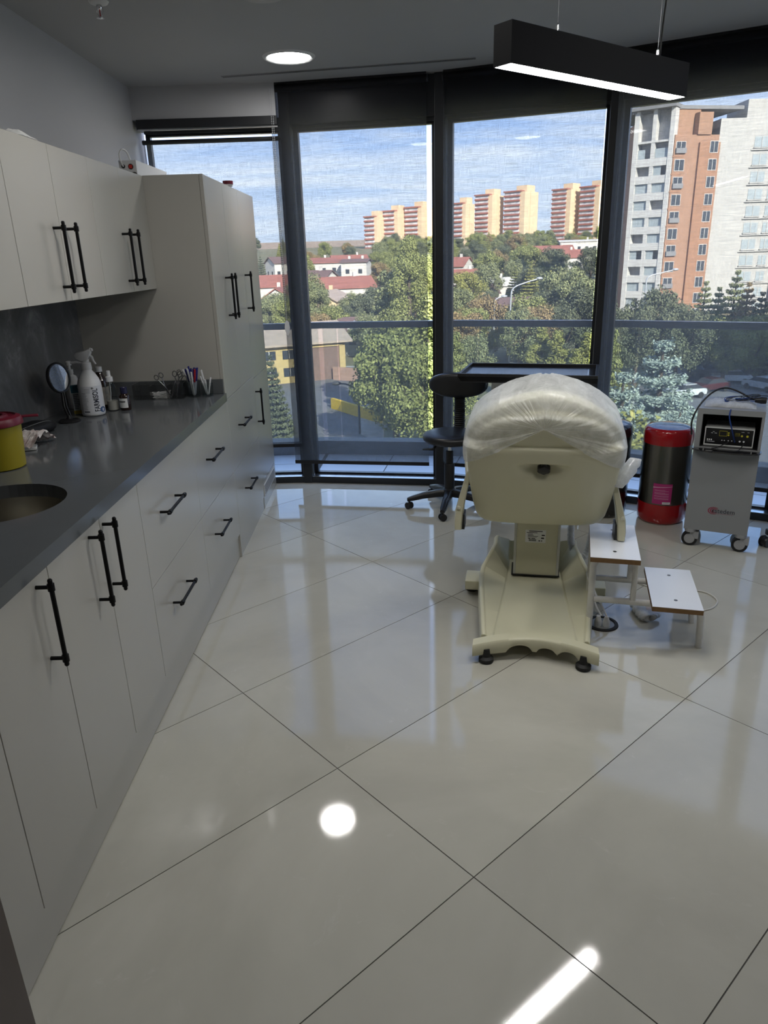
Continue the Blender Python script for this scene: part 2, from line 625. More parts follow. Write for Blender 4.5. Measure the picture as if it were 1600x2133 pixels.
# the corner above the first window: plastered lintel
struct(MB().box(WALLX, -0.665, 5.10, 5.31, 2.465, ZC), 'wall_lintel', M_wall)

# ---- facade: mullions, sills, heads, panes
M_pane = glass('window_glass', (0.93, 0.96, 0.96))
def seg_frame(i):
    a, b = Vector(PF[i]), Vector(PF[i + 1])
    d = (b - a).normalized(); n = Vector((-d.y, d.x))
    return a, b, d, n, (b - a).length
def slab(mb, a, d, n, s0, s1, n0, n1, z0, z1):
    q = [a + d * s0 + n * n0, a + d * s1 + n * n0, a + d * s1 + n * n1, a + d * s0 + n * n1]
    return mb.prism([(p.x, p.y) for p in q], z0, z1)
HEAD = [2.40, 2.40, 2.40, 2.39, 2.39, 2.39]
for i in range(6):
    a, b, d, n, L = seg_frame(i)
    zt = HEAD[i]
    top = 2.465 if i == 0 else ZC
    win = bpy.data.objects.new('window_%d' % (i + 1), None)
    COL.objects.link(win); win['kind'] = 'structure'
    win.location = (a.x, a.y, 0); WM[win.name] = Matrix.Translation((a.x, a.y, 0))
    build(slab(MB(), a, d, n, 0, L, 0.0, 0.13, 0.0, 0.046), 'sill', M_frame, win)
    build(slab(MB(), a, d, n, 0.03, L - .03, 0.004, 0.084, 0.046, 0.049), 'sill_ledge', M_ledge, win)
    build(slab(MB(), a, d, n, 0, L, 0.02, 0.13, zt + .02, top), 'head', M_frame, win)
    build(slab(MB(), a, d, n, 0.03, L - .03, 0.06, 0.11, zt, zt + .022), 'head_reveal', M_frame2, win)
    s0, s1 = 0.030, L - .030
    bd = MB()
    for q in ((s0, s0 + .03, .046, zt), (s1 - .03, s1, .046, zt), (s0, s1, .046, .062), (s0, s1, zt - .014, zt)):
        slab(bd, a, d, n, q[0], q[1], 0.085, 0.125, q[2], q[3])
    build(bd, 'glazing_bead', M_frame, win)
    build(slab(MB(), a, d, n, s0 + .005, s1 - .005, 0.104, 0.108, .055, zt - .005), 'pane', M_pane, win)
for i in range(1, 6):
    p = Vector(PF[i])
    d0 = (Vector(PF[i]) - Vector(PF[i - 1])).normalized(); d1 = (Vector(PF[i + 1]) - Vector(PF[i])).normalized()
    d = (d0 + d1).normalized(); n = Vector((-d.y, d.x))
    tr = bpy.data.objects.new('trim_%d' % (i + 1), None)
    COL.objects.link(tr); tr['kind'] = 'structure'
    tr.location = (p.x, p.y, 0); WM[tr.name] = Matrix.Translation((p.x, p.y, 0))
    build(slab(MB(), p, d, n, -.032, .032, -.012, 0.14, 0, ZC), 'mullion', M_frame, tr, bevel=0.003)
    for s in (-1, 1):
        build(slab(MB(), p, d, n, s * .0325, s * .0325 + s * .006, 0.0, 0.085, .07, 2.41), 'reveal_strip', M_frame2, tr)

# ================================================================== ROLLER BLINDS
M_screen = screen_fabric('dark_screen_fabric', 0.57, (0.03, 0.031, 0.035), 0.36, (.36, .36, .36))
M_bar = mat('dark_blind_bar', (0.016, 0.017, 0.02), 0.4)
M_chain = mat('white_plastic', (0.75, 0.75, 0.76), 0.35)
M_chainclear = mat('grey_bead_chain', (0.45, 0.46, 0.48), 0.4)
M_alu = mat('brushed_aluminium', (0.62, 0.63, 0.65), 0.28, metal=1.0)
def blind(i, s0, s1, zb, ztop, off, label, tubez=None):
    a, b, d, n, L = seg_frame(i)
    base = a + d * s0
    t = thing('roller_blind', label, 'blind', (base.x, base.y, zb))
    build(slab(MB(), a, d, n, s0, s1, off, off + .0008, zb + .02, ztop), 'fabric', M_screen, t)
    build(slab(MB(), a, d, n, s0 - .002, s1 + .002, off - .006, off + .006, zb, zb + .026), 'bottom_bar', M_bar, t, bevel=0.002)
    tz = tubez if tubez else ztop - .03
    p0, p1 = a + d * (s0 - .01) + n * (off + .022), a + d * (s1 + .01) + n * (off + .022)
    build(MB().cyl((p0.x, p0.y, tz), (p1.x, p1.y, tz), 0.021 if i else .014, n=20), 'roller_tube', M_bar, t, smooth=40)
    return t
b1 = blind(0, 0.04, 0.935, 0.285, 2.335, -0.012, 'dark screen roller blind over the narrow window beside the tall cabinet', tubez=2.343)
build(MB().box(-1.56, -0.66, 5.085, 5.15, 2.412, 2.465), 'cassette', M_bar, b1, bevel=0.004)
build(MB().box(-1.56, -0.66, 5.10, 5.11, 2.402, 2.410), 'tube_rail', M_alu, b1)
b2 = blind(1, -0.075, 0.925, 0.165, ZC, -0.05, 'dark screen roller blind left of the middle window post, beside the bead chain')
blind(2, 0.035, 1.00, 0.17, ZC, -0.05, 'dark screen roller blind behind the black tray trolley')
blind(3, 0.02, 1.098, 0.20, ZC, -0.05, 'dark screen roller blind behind the red bin and the white device cart')
blind(4, 0.04, 0.85, 0.20, ZC, -0.05, 'dark screen roller blind at the right edge of the picture')
# operating chain with its plastic weight
pa, pb = ony(561, 185, 5.06), ony(596, 668, 5.06)
ch = MB()
for off in (0.0, 0.012):
    prev = None
    nbe = 110
    for k in range(nbe):
        z = lerp(pa.z, pb.z, k / (nbe - 1))
        x = pa.x + off - off * 0.6 * (k / nbe)
        ch.sphere((x, 5.06, z), 0.0028, 5, 4)
    ch.cyl((pa.x + off, 5.06, pa.z), (pa.x + off * .4, 5.06, pb.z), 0.0008, n=5)
build(ch, 'bead_chain', M_chainclear, b2)
wv = onz(595, 668, pb.z)
build(MB().loft([[(pa.x + .004 + w * sx, 5.06 + dd, pb.z - h) for sx, dd in ((-1, -.004), (1, -.004), (1, .004), (-1, .004))] for h, w in ((0, .004), (.012, .014), (.05, .018), (.075, .013), (.1, .003))]), 'chain_weight', M_chain, b2, smooth=60)

# ================================================================== CEILING FITTINGS
M_ring = mat('white_lamp_ring', (0.6, 0.6, 0.6), 0.4)
M_light = emit('lamp_diffuser_light', (1.0, 0.985, 0.95), LAMP)
def downlight(x, y, label):
    t = thing('ceiling_downlight', label, 'lamp', (x, y, ZC))
    prof = [(0.118, -0.004), (0.128, -0.010), (0.140, -0.008), (0.146, 0.0)]
    mb = MB()
    rows = []
    for r, z in prof:
        rows.append([(x + r * math.cos(2 * math.pi * k / 40), y + r * math.sin(2 * math.pi * k / 40), ZC + z) for k in range(40)])
    mb.loft(rows, cap=False)
    build(mb, 'trim_ring', M_ring, t, smooth=60)
    build(MB().add([(x + .119 * math.cos(2 * math.pi * k / 40), y + .119 * math.sin(2 * math.pi * k / 40), ZC - .005) for k in range(40)], [tuple(range(39, -1, -1))]), 'diffuser', M_light, t)
    return t
downlight(-0.494, 4.513, 'round recessed downlight shining in the ceiling before the windows')
downlight(-0.494, 2.45, 'round recessed downlight above the sink, out of the frame')
downlight(0.85, 1.2, 'added unseen fill lamp, a round downlight just inside the doorway, out of the frame')  # unseen lamp added to brighten the near floor and cabinets
downlight(2.3, 2.5, 'added unseen fill lamp, a round downlight on the right side of the room, out of the frame')  # unseen lamp added to light the floor and the right-facing fronts
# round unlit fitting at the upper edge
M_grille = mat('pale_grille', (0.42, 0.42, 0.42), 0.6)
cp = onz(545, -14, ZC)
t = thing('ceiling_speaker', 'round unlit ceiling fitting cut by the upper edge of the picture', 'ceiling fitting', (cp.x, cp.y, ZC))
build(MB().lathe([(0.0, -.012), (.085, -.012), (.10, -.006), (.105, 0)], 32, (cp.x, cp.y, ZC)), 'cover', M_grille, t, smooth=40)
build(MB().lathe([(0.0, -.016), (.03, -.016), (.034, -.012)], 24, (cp.x, cp.y, ZC)), 'sensor', M_ring, t, smooth=40)
# sprinkler
sp = onz(205, 3, ZC)
t = thing('fire_sprinkler', 'small pendent fire sprinkler in the ceiling above the wall cabinets', 'sprinkler', (sp.x, sp.y, ZC))
M_chrome = mat('chrome', (0.8, 0.8, 0.8), 0.12, metal=1.0)
M_red = mat('red_bulb', (0.45, 0.03, 0.02), 0.2)
build(MB().lathe([(.02, -.012), (.036, -.008), (.042, 0)], 28, (sp.x, sp.y, ZC)), 'escutcheon', M_ring, t, smooth=40)
build(MB().lathe([(.009, -.03), (.012, -.026), (.012, -.01), (.01, 0)], 16, (sp.x, sp.y, ZC)).tube([(sp.x - .011, sp.y, ZC - .02), (sp.x - .015, sp.y, ZC - .038), (sp.x - .004, sp.y, ZC - .056)], .0022, 6).tube([(sp.x + .011, sp.y, ZC - .02), (sp.x + .015, sp.y, ZC - .038), (sp.x + .004, sp.y, ZC - .056)], .0022, 6), 'frame', M_chrome, t, smooth=40)
build(MB().cyl((sp.x, sp.y, ZC - .03), (sp.x, sp.y, ZC - .055), .0022, n=8), 'bulb', M_red, t, smooth=40)
dm = MB()
for k in range(10):
    a0 = 2 * math.pi * k / 10
    dm.obox((sp.x + .011 * math.cos(a0), sp.y + .011 * math.sin(a0), ZC - .06), (.006 * math.cos(a0), .006 * math.sin(a0), 0), (-.0025 * math.sin(a0), .0025 * math.cos(a0), 0), (0, 0, .0008))
dm.lathe([(0, -.062), (.008, -.062), (.008, -.057), (0, -.056)], 16, (sp.x, sp.y, ZC))
build(dm, 'deflector', M_chrome, t)
# slot diffuser
sa, sb = onz(463, 160, ZC), onz(991, 121, ZC)
dv_ = (sb - sa); dl = dv_.length; dd_ = dv_.normalized(); dn = Vector((-dd_.y, dd_.x, 0))
t = thing('slot_diffuser', 'long narrow twin-slot air diffuser in the ceiling before the windows', 'air vent', (sa.x, sa.y, ZC))
build(MB().obox(sa + dv_ / 2 + Vector((0, 0, -.0008)), dd_ * dl / 2, dn * .024, (0, 0, .0012)), 'frame', M_ceil, t)
for k in (-1, 1):
    build(MB().obox(sa + dv_ / 2 + dn * .0105 * k + Vector((0, 0, -.0022)), dd_ * dl / 2, dn * .005, (0, 0, .0006)), 'slot', M_black, t)
# linear pendant
ZP = 2.10
pA, pB = onz(1062, 134, ZP), onz(1425, 204, ZP)
pd = (pB - pA).normalized(); pn = Vector((-pd.y, pd.x, 0)); pl_ = (pB - pA).length
ctr = (pA + pB) / 2 + pn * .027
t = thing('linear_pendant_lamp', 'black linear pendant lamp hanging on thin wires with a glowing white underside', 'lamp', (ctr.x, ctr.y, ZP))
M_lampbody = mat('black_powder_coat', (0.005, 0.0052, 0.0065), 0.55, spec=.12, bump=0.02, bscale=400)
hs = MB()
wv2, hh = .034, .105
hs.obox(ctr + Vector((0, 0, hh / 2 + .002)) + pn * (wv2 - .0015), pd * pl_ / 2, pn * .0015, (0, 0, hh / 2))
hs.obox(ctr + Vector((0, 0, hh / 2 + .002)) - pn * (wv2 - .0015), pd * pl_ / 2, pn * .0015, (0, 0, hh / 2))
hs.obox(ctr + Vector((0, 0, hh)), pd * pl_ / 2, pn * (wv2 - .003), (0, 0, .002))
build(hs, 'housing', M_lampbody, t)
for s in (-1, 1):
    build(MB().obox(ctr + pd * s * (pl_ / 2 + .0015) + Vector((0, 0, hh / 2 + .002)), pd * .0015, pn * wv2, (0, 0, hh / 2)), 'end_cap', M_lampbody, t)
build(MB().obox(ctr + Vector((0, 0, .004)), pd * (pl_ / 2 - .001), pn * (wv2 - .0035), (0, 0, .0015)), 'diffuser', M_light, t)
for px in (1156, 1362):
    # nearest point on the housing's axis to that pixel column
    best = min((abs(((ctr + pd * u - EYE).dot(RGT) / (ctr + pd * u - EYE).dot(FWD)) * FPX + 800 - px), u) for u in np.linspace(-pl_ / 2, pl_ / 2, 200))[1]
    q = ctr + pd * float(best)
    build(MB().cyl((q.x, q.y, ZP + hh), (q.x, q.y, ZP + hh + .028), .0055, .0045, n=12).cyl((q.x, q.y, ZP + hh + .028), (q.x, q.y, ZP + hh + .034), .0045, .001, n=12), 'wire_grip', M_chrome, t, smooth=40)
    build(MB().cyl((q.x, q.y, ZP + hh + .03), (q.x, q.y, ZC), .0007, n=6), 'suspension_wire', M_alu, t)
qe = ctr + pd * (pl_ / 2 - .13)
cab = []
for k in range(15):
    u = k / 14
    cab.append((qe.x + .03 * math.sin(u * 2.6) * u - .02 * u, qe.y - .02 * u, ZP + hh + (ZC - ZP - hh) * u))
build(MB().tube(cab, .0032, 8), 'power_cable', M_black, t, smooth=60)

# ================================================================== FITTED CABINETS
M_cab = mat('greige_satin_laminate', (0.43, 0.415, 0.375), 0.24, var=0.015, vscale=3, spec=0.5)
M_cabin = mat('cabinet_carcass', (0.30, 0.29, 0.265), 0.6, var=0.03)
M_handle = mat('matt_black_metal', (0.004, 0.004, 0.0045), 0.45, spec=.25)
XF = -0.862
def handle(parent, x, y, z, L, vertical):
    """bar on two posts; x = face it is fixed to"""
    mb = MB()
    xo = x + .037
    for s in (-1, 1):
        o = s * (L / 2 - .022)
        p = (x - .001, y, z + o) if vertical else (x - .001, y + o, z)
        q = (xo, y, z + o) if vertical else (xo, y + o, z)
        mb.cyl(p, q, .0052, n=10)
        e0 = (xo, y, z + o - .009) if vertical else (xo, y + o - .009, z)
        e1 = (xo, y, z + o + .009) if vertical else (xo, y + o + .009, z)
        mb.cyl(e0, e1, .0088, n=12)
        f0 = (xo, y, z + s * (L / 2 - .004)) if vertical else (xo, y + s * (L / 2 - .004), z)
        f1 = (xo, y, z + s * L / 2) if vertical else (xo, y + s * L / 2, z)
        mb.cyl(f0, f1, .0062, .004, n=10)
    a = (xo, y, z - L / 2 + .003) if vertical else (xo, y - L / 2 + .003, z)
    b = (xo, y, z + L / 2 - .003) if vertical else (xo, y + L / 2 - .003, z)
    mb.cyl(a, b, .0060, n=12)
    return build(mb, 'handle', M_handle, parent, smooth=40)
def door(parent, name, y0, y1, z0, z1, x=XF):
    return build(MB().box(x - .018, x, y0 + .0013, y1 - .0013, z0 + .0013, z1 - .0013), name, M_cab, parent, bevel=0.0009, bseg=1)
HL = 0.24
def base_unit(y0, y1, label, doors=(), drawers=False):
    t = thing('base_cabinet', label, 'cabinet', (XF, (y0 + y1) / 2, 0.14), group='base cabinets under the worktop')
    build(MB().box(WALLX + .012, XF - .0195, y0 + .0005, y1 - .0005, .14, .902), 'carcass', M_cabin, t)
    if drawers:
        ym = (y0 + y1) / 2 - (.07 if y0 < 2.5 else .07)
        for z0, z1, zh in ((.14, .503, .35), (.503, .902, .727)):
            d = door(t, 'drawer', y0, y1, z0, z1)
            handle(d, XF, ym, zh, HL, False)
    for (a, b, side) in doors:
        d = door(t, 'door', a, b, .14, .902)
        if side:
            handle(d, XF, (b - .085) if side > 0 else a + .0, .775, HL, True)
    return t
def base_door_unit(y0, y1, label, doors):
    t = thing('base_cabinet', label, 'cabinet', (XF, (y0 + y1) / 2, 0.14), group='base cabinets under the worktop')
    if y1 - y0 > .5:      # open on top for the sink bowl
        cs = MB().box(WALLX + .012, XF - .0195, y0 + .0005, y0 + .018, .14, .902).box(WALLX + .012, XF - .0195, y1 - .018, y1 - .0005, .14, .902)
        cs.box(WALLX + .012, XF - .0195, y0 + .018, y1 - .018, .14, .158).box(WALLX + .012, WALLX + .022, y0 + .018, y1 - .018, .158, .902)
        build(cs, 'carcass', M_cabin, t)
    else:
        build(MB().box(WALLX + .012, XF - .0195, y0 + .0005, y1 - .0005, .14, .902), 'carcass', M_cabin, t)
    for a, b, hy in doors:
        d = door(t, 'door', a, b, .14, .902)
        if hy: handle(d, XF, hy, .775, HL, True)
base_door_unit(0.953, 1.283, 'greige base cabinet next to the brown door frame, at the lower left corner', [(0.953, 1.283, None)])
base_door_unit(1.283, 1.613, 'greige one-door base cabinet with a single upright handle, nearest the camera', [(1.283, 1.613, 1.545)])
base_door_unit(1.613, 2.29, 'greige two-door base cabinet under the sink with a pair of upright handles', [(1.613, 1.955, 1.868), (1.955, 2.29, 1.975)])
base_unit(2.29, 3.02, 'greige base cabinet with two wide drawers next to the two-door cabinet', drawers=True)
base_unit(3.02, 3.745, 'greige base cabinet with two drawers next to the tall cabinet', drawers=True)
struct(MB().box(WALLX + .02, XF - .012, 0.80, 3.745, 0.006, .138).box(WALLX + .02, XF - .018, 0.80, 3.745, 0, .006), 'baseboard_left', M_cab)
# tall cabinets
def tall_unit(y0, y1, label, fronts):
    t = thing('tall_cabinet', label, 'cabinet', (XF, (y0 + y1) / 2, 0), group='tall cabinets by the window')
    build(MB().box(WALLX + .005, XF - .0195, y0, y1, .0, 2.0), 'carcass', M_cab, t, bevel=0.001, bseg=1)
    for nm, a, b, z0, z1, h in fronts:
        d = door(t, nm, a, b, z0, z1)
        if h: handle(d, XF, h[0], h[1], HL, h[2])
    return t
t1 = tall_unit(3.745, 4.575, 'greige tall cabinet with two upper doors and two drawers beside the worktop', [
    ('door', 3.765, 4.165, .905, 2.0, (4.03, 1.42, True)), ('door', 4.165, 4.575, .905, 2.0, (4.125, 1.42, True)),
    ('drawer', 3.765, 4.575, .503, .905, (4.09, .717, False)), ('drawer', 3.765, 4.575, .08, .503, (4.10, .333, False))])
build(MB().box(XF - .018, XF, 3.745, 3.7637, .0, 2.0), 'side_panel', M_cab, t1, bevel=0.0009, bseg=1)
build(MB().box(WALLX + .01, XF - .004, 3.766, 4.575, .0, .078), 'plinth', M_cab, t1)
t2 = tall_unit(4.575, 5.12, 'greige narrow tall cabinet with one door above another, closest to the window', [
    ('door', 4.575, 5.12, .885, 2.0, (4.535 + .065, 1.42, True)), ('door', 4.575, 5.12, .18, .885, (4.60, .70, True))])
build(MB().box(WALLX + .01, XF - .001, 4.576, 5.12, .0, .178), 'plinth', M_cab, t2)
M_vent = mat('white_vent', (0.62, 0.62, 0.62), 0.45)
vg = MB().box(XF - .001, XF + .004, 4.60, 5.06, .078, .16)
gr = build(vg, 'vent_grille', M_vent, t2, bevel=.001, bseg=1)
hl = MB()
for r_ in range(4):
    for c_ in range(26):
        hl.box(XF + .0036, XF + .0046, 4.615 + c_ * .0168, 4.622 + c_ * .0168, .089 + r_ * .0165, .1 + r_ * .0165)
build(hl, 'vent_holes', M_black, gr)
# wall cabinets
XU = -1.15
def wall_unit(y0, ym, y1, label, h):
    t = thing('wall_cabinet', label, 'cabinet', (XU, (y0 + y1) / 2, 1.48), group='wall cabinets above the worktop')
    build(MB().box(WALLX + .004, XU - .0195, y0 + .0004, y1 - .0004, 1.48, 2.0), 'carcass', M_cab, t)
    for a, b, hy in ((y0, ym, h[0]), (ym, y1, h[1])):
        d = door(t, 'door', a, b, 1.48, 2.0, XU)
        handle(d, XU, hy, 1.629, HL, True)
wall_unit(1.683, 2.026, 2.369, 'greige wall cabinet cut by the left edge of the picture', (1.95, 2.09))
wall_unit(2.369, 2.712, 3.055, 'greige two-door wall cabinet above the soap bottles', (2.655, 2.762))
wall_unit(3.055, 3.402, 3.744, 'greige two-door wall cabinet touching the tall cabinet', (3.345, 3.452))

# worktop with round cut-out
M_top = mat('dark_grey_quartz', (0.105, 0.112, 0.118), 0.13, var=0.12, vscale=3, detail=8, spec=0.55)
SK = (-1.165, 1.985); SR = 0.19
wt = MB()
X0, X1, Y0, Y1, Z0, Z1 = WALLX + .001, XF + .006, 0.86, 3.744, .9025, .945
ya, yb = SK[1] - .23, SK[1] + .23
wt.box(X0, X1, Y0, ya, Z0, Z1).box(X0, X1, yb, Y1, Z0, Z1)
NS = 48
inner, outer = [], []
for k in range(NS):
    a_ = 2 * math.pi * k / NS + math.pi / NS
    c_, s_ = math.cos(a_), math.sin(a_)
    inner.append((SK[0] + SR * c_, SK[1] + SR * s_))
    tx = ((X1 - SK[0]) if c_ > 0 else (SK[0] - X0)) / max(abs(c_), 1e-6)
    ty = .23 / max(abs(s_), 1e-6)
    tt = min(tx, ty)
    outer.append((SK[0] + tt * c_, SK[1] + tt * s_))
corners = [(X1, yb), (X0, yb), (X0, ya), (X1, ya)]
b0 = len(wt.v)
for zz in (Z1, Z0):
    for p in inner: wt.v.append(Vector((*p, zz)))
    for p in outer: wt.v.append(Vector((*p, zz)))
for k in range(NS):
    k2 = (k + 1) % NS
    wt.f.append((b0 + k, b0 + NS + k, b0 + NS + k2, b0 + k2))
    wt.f.append((b0 + 2 * NS + k, b0 + 2 * NS + k2, b0 + 3 * NS + k2, b0 + 3 * NS + k))
    wt.f.append((b0 + k, b0 + k2, b0 + 2 * NS + k2, b0 + 2 * NS + k))
    p, q = outer[k], outer[k2]
    if abs(p[0] - q[0]) > 1e-5 and abs(p[1] - q[1]) > 1e-5:
        c_ = min(corners, key=lambda c: (c[0] - (p[0] + q[0]) / 2) ** 2 + (c[1] - (p[1] + q[1]) / 2) ** 2)
        for zz, o_ in ((Z1, NS), (Z0, 3 * NS)):
            wt.v.append(Vector((*c_, zz)))
            wt.f.append((b0 + o_ + k, len(wt.v) - 1, b0 + o_ + k2))
        wt.f.append((b0 + NS + k, b0 + 3 * NS + k, len(wt.v) - 1, len(wt.v) - 2))
        wt.f.append((b0 + NS + k2, len(wt.v) - 2, len(wt.v) - 1, b0 + 3 * NS + k2))
    elif abs(p[0] - q[0]) < 1e-5:
        wt.f.append((b0 + NS + k, b0 + 3 * NS + k, b0 + 3 * NS + k2, b0 + NS + k2))
wtop = thing('worktop', 'long polished dark grey stone worktop with a round sink cut-out', 'worktop', (XF, 2.3, .945))
build(wt, 'slab', M_top, wtop)
build(MB().box(WALLX + .012, XF - .003, 3.7265, 3.7435, .9455, 1.02), 'upstand', M_top, wtop, bevel=.0015)
M_steel = mat('brushed_steel', (0.34, 0.32, 0.27), 0.32, metal=1.0, var=0.06, vscale=60, stretch=(1, 1, 8))
sk = thing('sink', 'round brushed steel sink set under the worktop', 'sink', (SK[0], SK[1], .78))
pr_ = [(0.0, .748), (.03, .746), (.13, .752), (.172, .772), (.186, .80), (.192, .85), (.195, .9020), (.225, .9022), (.225, .900), (.197, .898), (.194, .85), (.189, .795), (.172, .766), (.13, .746), (.03, .740), (0.0, .740)]
build(MB().lathe(pr_, 48, (SK[0], SK[1], 0)), 'basin', M_steel, sk, smooth=50)
build(MB().lathe([(0, .7475), (.03, .7475), (.036, .7495), (.036, .7515), (.022, .7515), (.02, .749), (0, .749)], 28, (SK[0], SK[1], 0)), 'drain', M_chrome, sk, smooth=40)
# backsplash
def marble():
    m = mat('dark_marble', (0.105, 0.107, 0.11), 0.28)
    t = m.node_tree; b = t.nodes['Principled BSDF']
    tcn = t.nodes.new('ShaderNodeTexCoord')
    n = t.nodes.new('ShaderNodeTexNoise'); n.inputs['Scale'].default_value = 2.2; n.inputs['Detail'].default_value = 9; n.inputs['Roughness'].default_value = .68; n.inputs['Distortion'].default_value = 1.6
    t.links.new(tcn.outputs['Object'], n.inputs['Vector'])
    r = t.nodes.new('ShaderNodeValToRGB')
    cr_ = r.color_ramp
    cr_.elements[0].position = .40; cr_.elements[0].color = (.095, .097, .10, 1)
    cr_.elements[1].position = .70; cr_.elements[1].color = (.36, .36, .36, 1)
    e_ = cr_.elements.new(.56); e_.color = (.15, .152, .155, 1)
    t.links.new(n.outputs['Fac'], r.inputs[0]); t.links.new(r.outputs[0], b.inputs['Base Color'])
    return m
bs = build(MB().box(WALLX + .0005, WALLX + .011, 0.86, 3.744, .9452, 1.4795), 'backsplash', marble(), None)
tag(bs, 'dark grey marbled backsplash panel between worktop and wall cabinets', 'backsplash')
# ================================================================== TREATMENT CHAIR (seen from behind)
M_cream = mat('cream_plastic_shell', (0.60, 0.575, 0.41), 0.33, var=0.03, vscale=5, spec=0.5)
M_cream2 = mat('cream_vinyl', (0.62, 0.60, 0.47), 0.4, var=0.03, bump=0.03, bscale=90)
M_rubber = mat('black_rubber', (0.012, 0.012, 0.012), 0.6)
CH = (0.57, 2.52); CROT = math.radians(-11.0)
chair = thing('treatment_chair', 'cream treatment chair seen from behind, its headrest wrapped in clear plastic', 'treatment chair', (CH[0], CH[1], 0), CROT)
CM = WM[chair.name]
# tub-shaped base cover
sec = [(.085, .220, .085, .170, .067), (.14, .226, .088, .167, .068), (.30, .240, .104, .155, .074), (.50, .258, .128, .140, .082), (.58, .262, .142, .135, .085),
       (.63, .256, .162, .132, .088), (.72, .218, .212, .128, .092), (.78, .205, .222, .126, .096), (.86, .205, .222, .126, .096), (.90, .20, .215, .126, .19)]
rings = []
for v, w, rz, fw, fz in sec:
    zb0 = .062 if v < .1 else .034
    half = [(w + .006, zb0), (w + .002, rz - .006), (w - .004, rz), (w - .016, rz), (w - .022, rz - .008), (fw + .006, fz + .008), (fw + .0, fz)]
    rings.append([(-x, v, z) for x, z in half] + [(x, v, z) for x, z in reversed(half)])
base = build(MB().loft(rings), 'base_cover', M_cream, chair, smooth=14, world=False, bevel=0.003)
# front cross bar with arches on its underside
rows = []
N = 60
for k in range(N + 1):
    u = lerp(-.252, .252, k / N)
    e_ = abs(u) / .252
    vf = -.018 + .072 * (1 - e_ ** 1.6)
    zt = .084 + .012 * (1 - e_ ** 2)
    zb = .033
    for c_, r_, h_ in ((-.062, .05, .030), (.048, .038, .022), (.135, .036, .024)):
        if abs(u - c_) < r_:
            zb = max(zb, .034 + h_ * math.sqrt(1 - ((u - c_) / r_) ** 2))
    rows.append([(u, vf + .004, zb), (u, vf, zb + .006), (u, vf, zt - .008), (u, vf + .008, zt), (u, vf + .058, zt + .001), (u, vf + .066, zt - .01), (u, vf + .066, zb)])
build(MB().loft(rows), 'front_bar', M_cream, chair, smooth=45, world=False)
for s in (-1, 1):
    fl = [[(s * (.25 + dx), y_, z_) for y_, z_ in ((.60, .036), (.60, .084), (.66, .09), (.73, .084), (.73, .036))] for dx in (0, .05, .085)]
    build(MB().loft(fl), 'rear_outrigger', M_cream, chair, smooth=40, world=False, bevel=.004)
for u, v in ((-.196, .012), (.196, .012), (-.305, .68), (.305, .68)):
    build(MB().lathe([(.026, 0), (.031, .004), (.031, .018), (.018, .026), (.014, .06)], 20, (u, v, 0)), 'foot', M_rubber, chair, smooth=40, world=False)
# lifting column with its rating plate
build(MB().box(-.096, .106, .672, .80, .10, .56), 'column', M_cream, chair, world=False, bevel=.004)
for x0 in (-.104, .102):
    build(MB().box(x0, x0 + .012, .668, .80, .105, .56), 'column_edge', mat('pale_grey_edge', (.5, .5, .45), .4), chair, world=False, bevel=.002)
build(MB().box(-.112, .120, .666, .81, .10, .1045), 'column_seal', M_black, chair, world=False)
plate = build(MB().box(-.051, .046, .6705, .672, .2756, .3406), 'rating_plate', mat('white_label', (.78, .78, .76), .4), chair, world=False)
M_ink = mat('black_print', (.02, .02, .02), .5)
inkm = MB()
# the print on the plate is too small to read: lines only
for x0, x1, z0_, z1_ in ((-.034, .030, .3325, .3365), (-.045, .006, .3250, .3280), (-.040, -.016, .3180, .3203), (-.040, -.012, .3125, .3148), (-.040, .010, .3070, .3090), (-.040, .004, .3025, .3045), (.024, .038, .2960, .3030), (.012, .020, .2830, .2880), (.024, .030, .2830, .2880)):
    inkm.box(x0, x1, .6700, .6703, z0_, z1_)
xx = -.03
random.seed(3)
while xx < .006:
    w_ = random.choice((.0006, .001, .0014))
    inkm.box(xx - .004, xx - .004 + w_, .6700, .6703, .2826, .2926); xx += w_ + random.choice((.0006, .001))
inkm.box(-.038, -.026, .67, .6703, .2946, .2981).box(-.022, -.004, .67, .6703, .2946, .2981).box(.026, .041, .67, .6703, .3116, .3176)
build(inkm, 'plate_print', M_ink, plate, world=False)

# reclined back: panel coordinates s (across), h (up the back), n (toward the camera)
BO = Vector((0.004, .515, .425)); HD = Vector((0, -.401, .916)); ND = Vector((0, -.916, -.401)); SD = Vector((1, 0, 0))
def bp_(s, h, n):
    return BO + SD * s + HD * h + ND * n
def sell(w, dp, n0, h, N=72, e=3.2, dim=None):
    out = []
    for k in range(N):
        a = 2 * math.pi * k / N
        c, s_ = math.cos(a), math.sin(a)
        x = w * math.copysign(abs(c) ** (2 / e), c)
        n = dp * math.copysign(abs(s_) ** (2 / e), s_)
        nn = n0 + n
        if dim and n > 0:
            nn -= dim(x, h)
        out.append(bp_(x, h, nn))
    return out
def dimple(x, h):
    r2 = (x / .080) ** 2 + ((h - .372) / .044) ** 2
    up = 1.0 if h < .395 else max(0, 1 - (h - .395) / .012)
    return .05 * math.exp(-r2 ** 1.5) * up
shell_tab = [(.03, .19, .012), (.033, .222, .024), (.042, .250, .036), (.06, .270, .045), (.09, .284, .050), (.16, .296, .054), (.26, .308, .056), (.36, .315, .057), (.43, .316, .056), (.455, .314, .054), (.468, .308, .050), (.474, .295, .042)]
rws = []
hh_ = sorted(set([a[0] for a in shell_tab] + list(np.linspace(.31, .45, 30))))
for h in hh_:
    rws.append(sell(interp([(a[0], a[1]) for a in shell_tab], h), interp([(a[0], a[2]) for a in shell_tab], h), .0, h, N=220, dim=dimple))
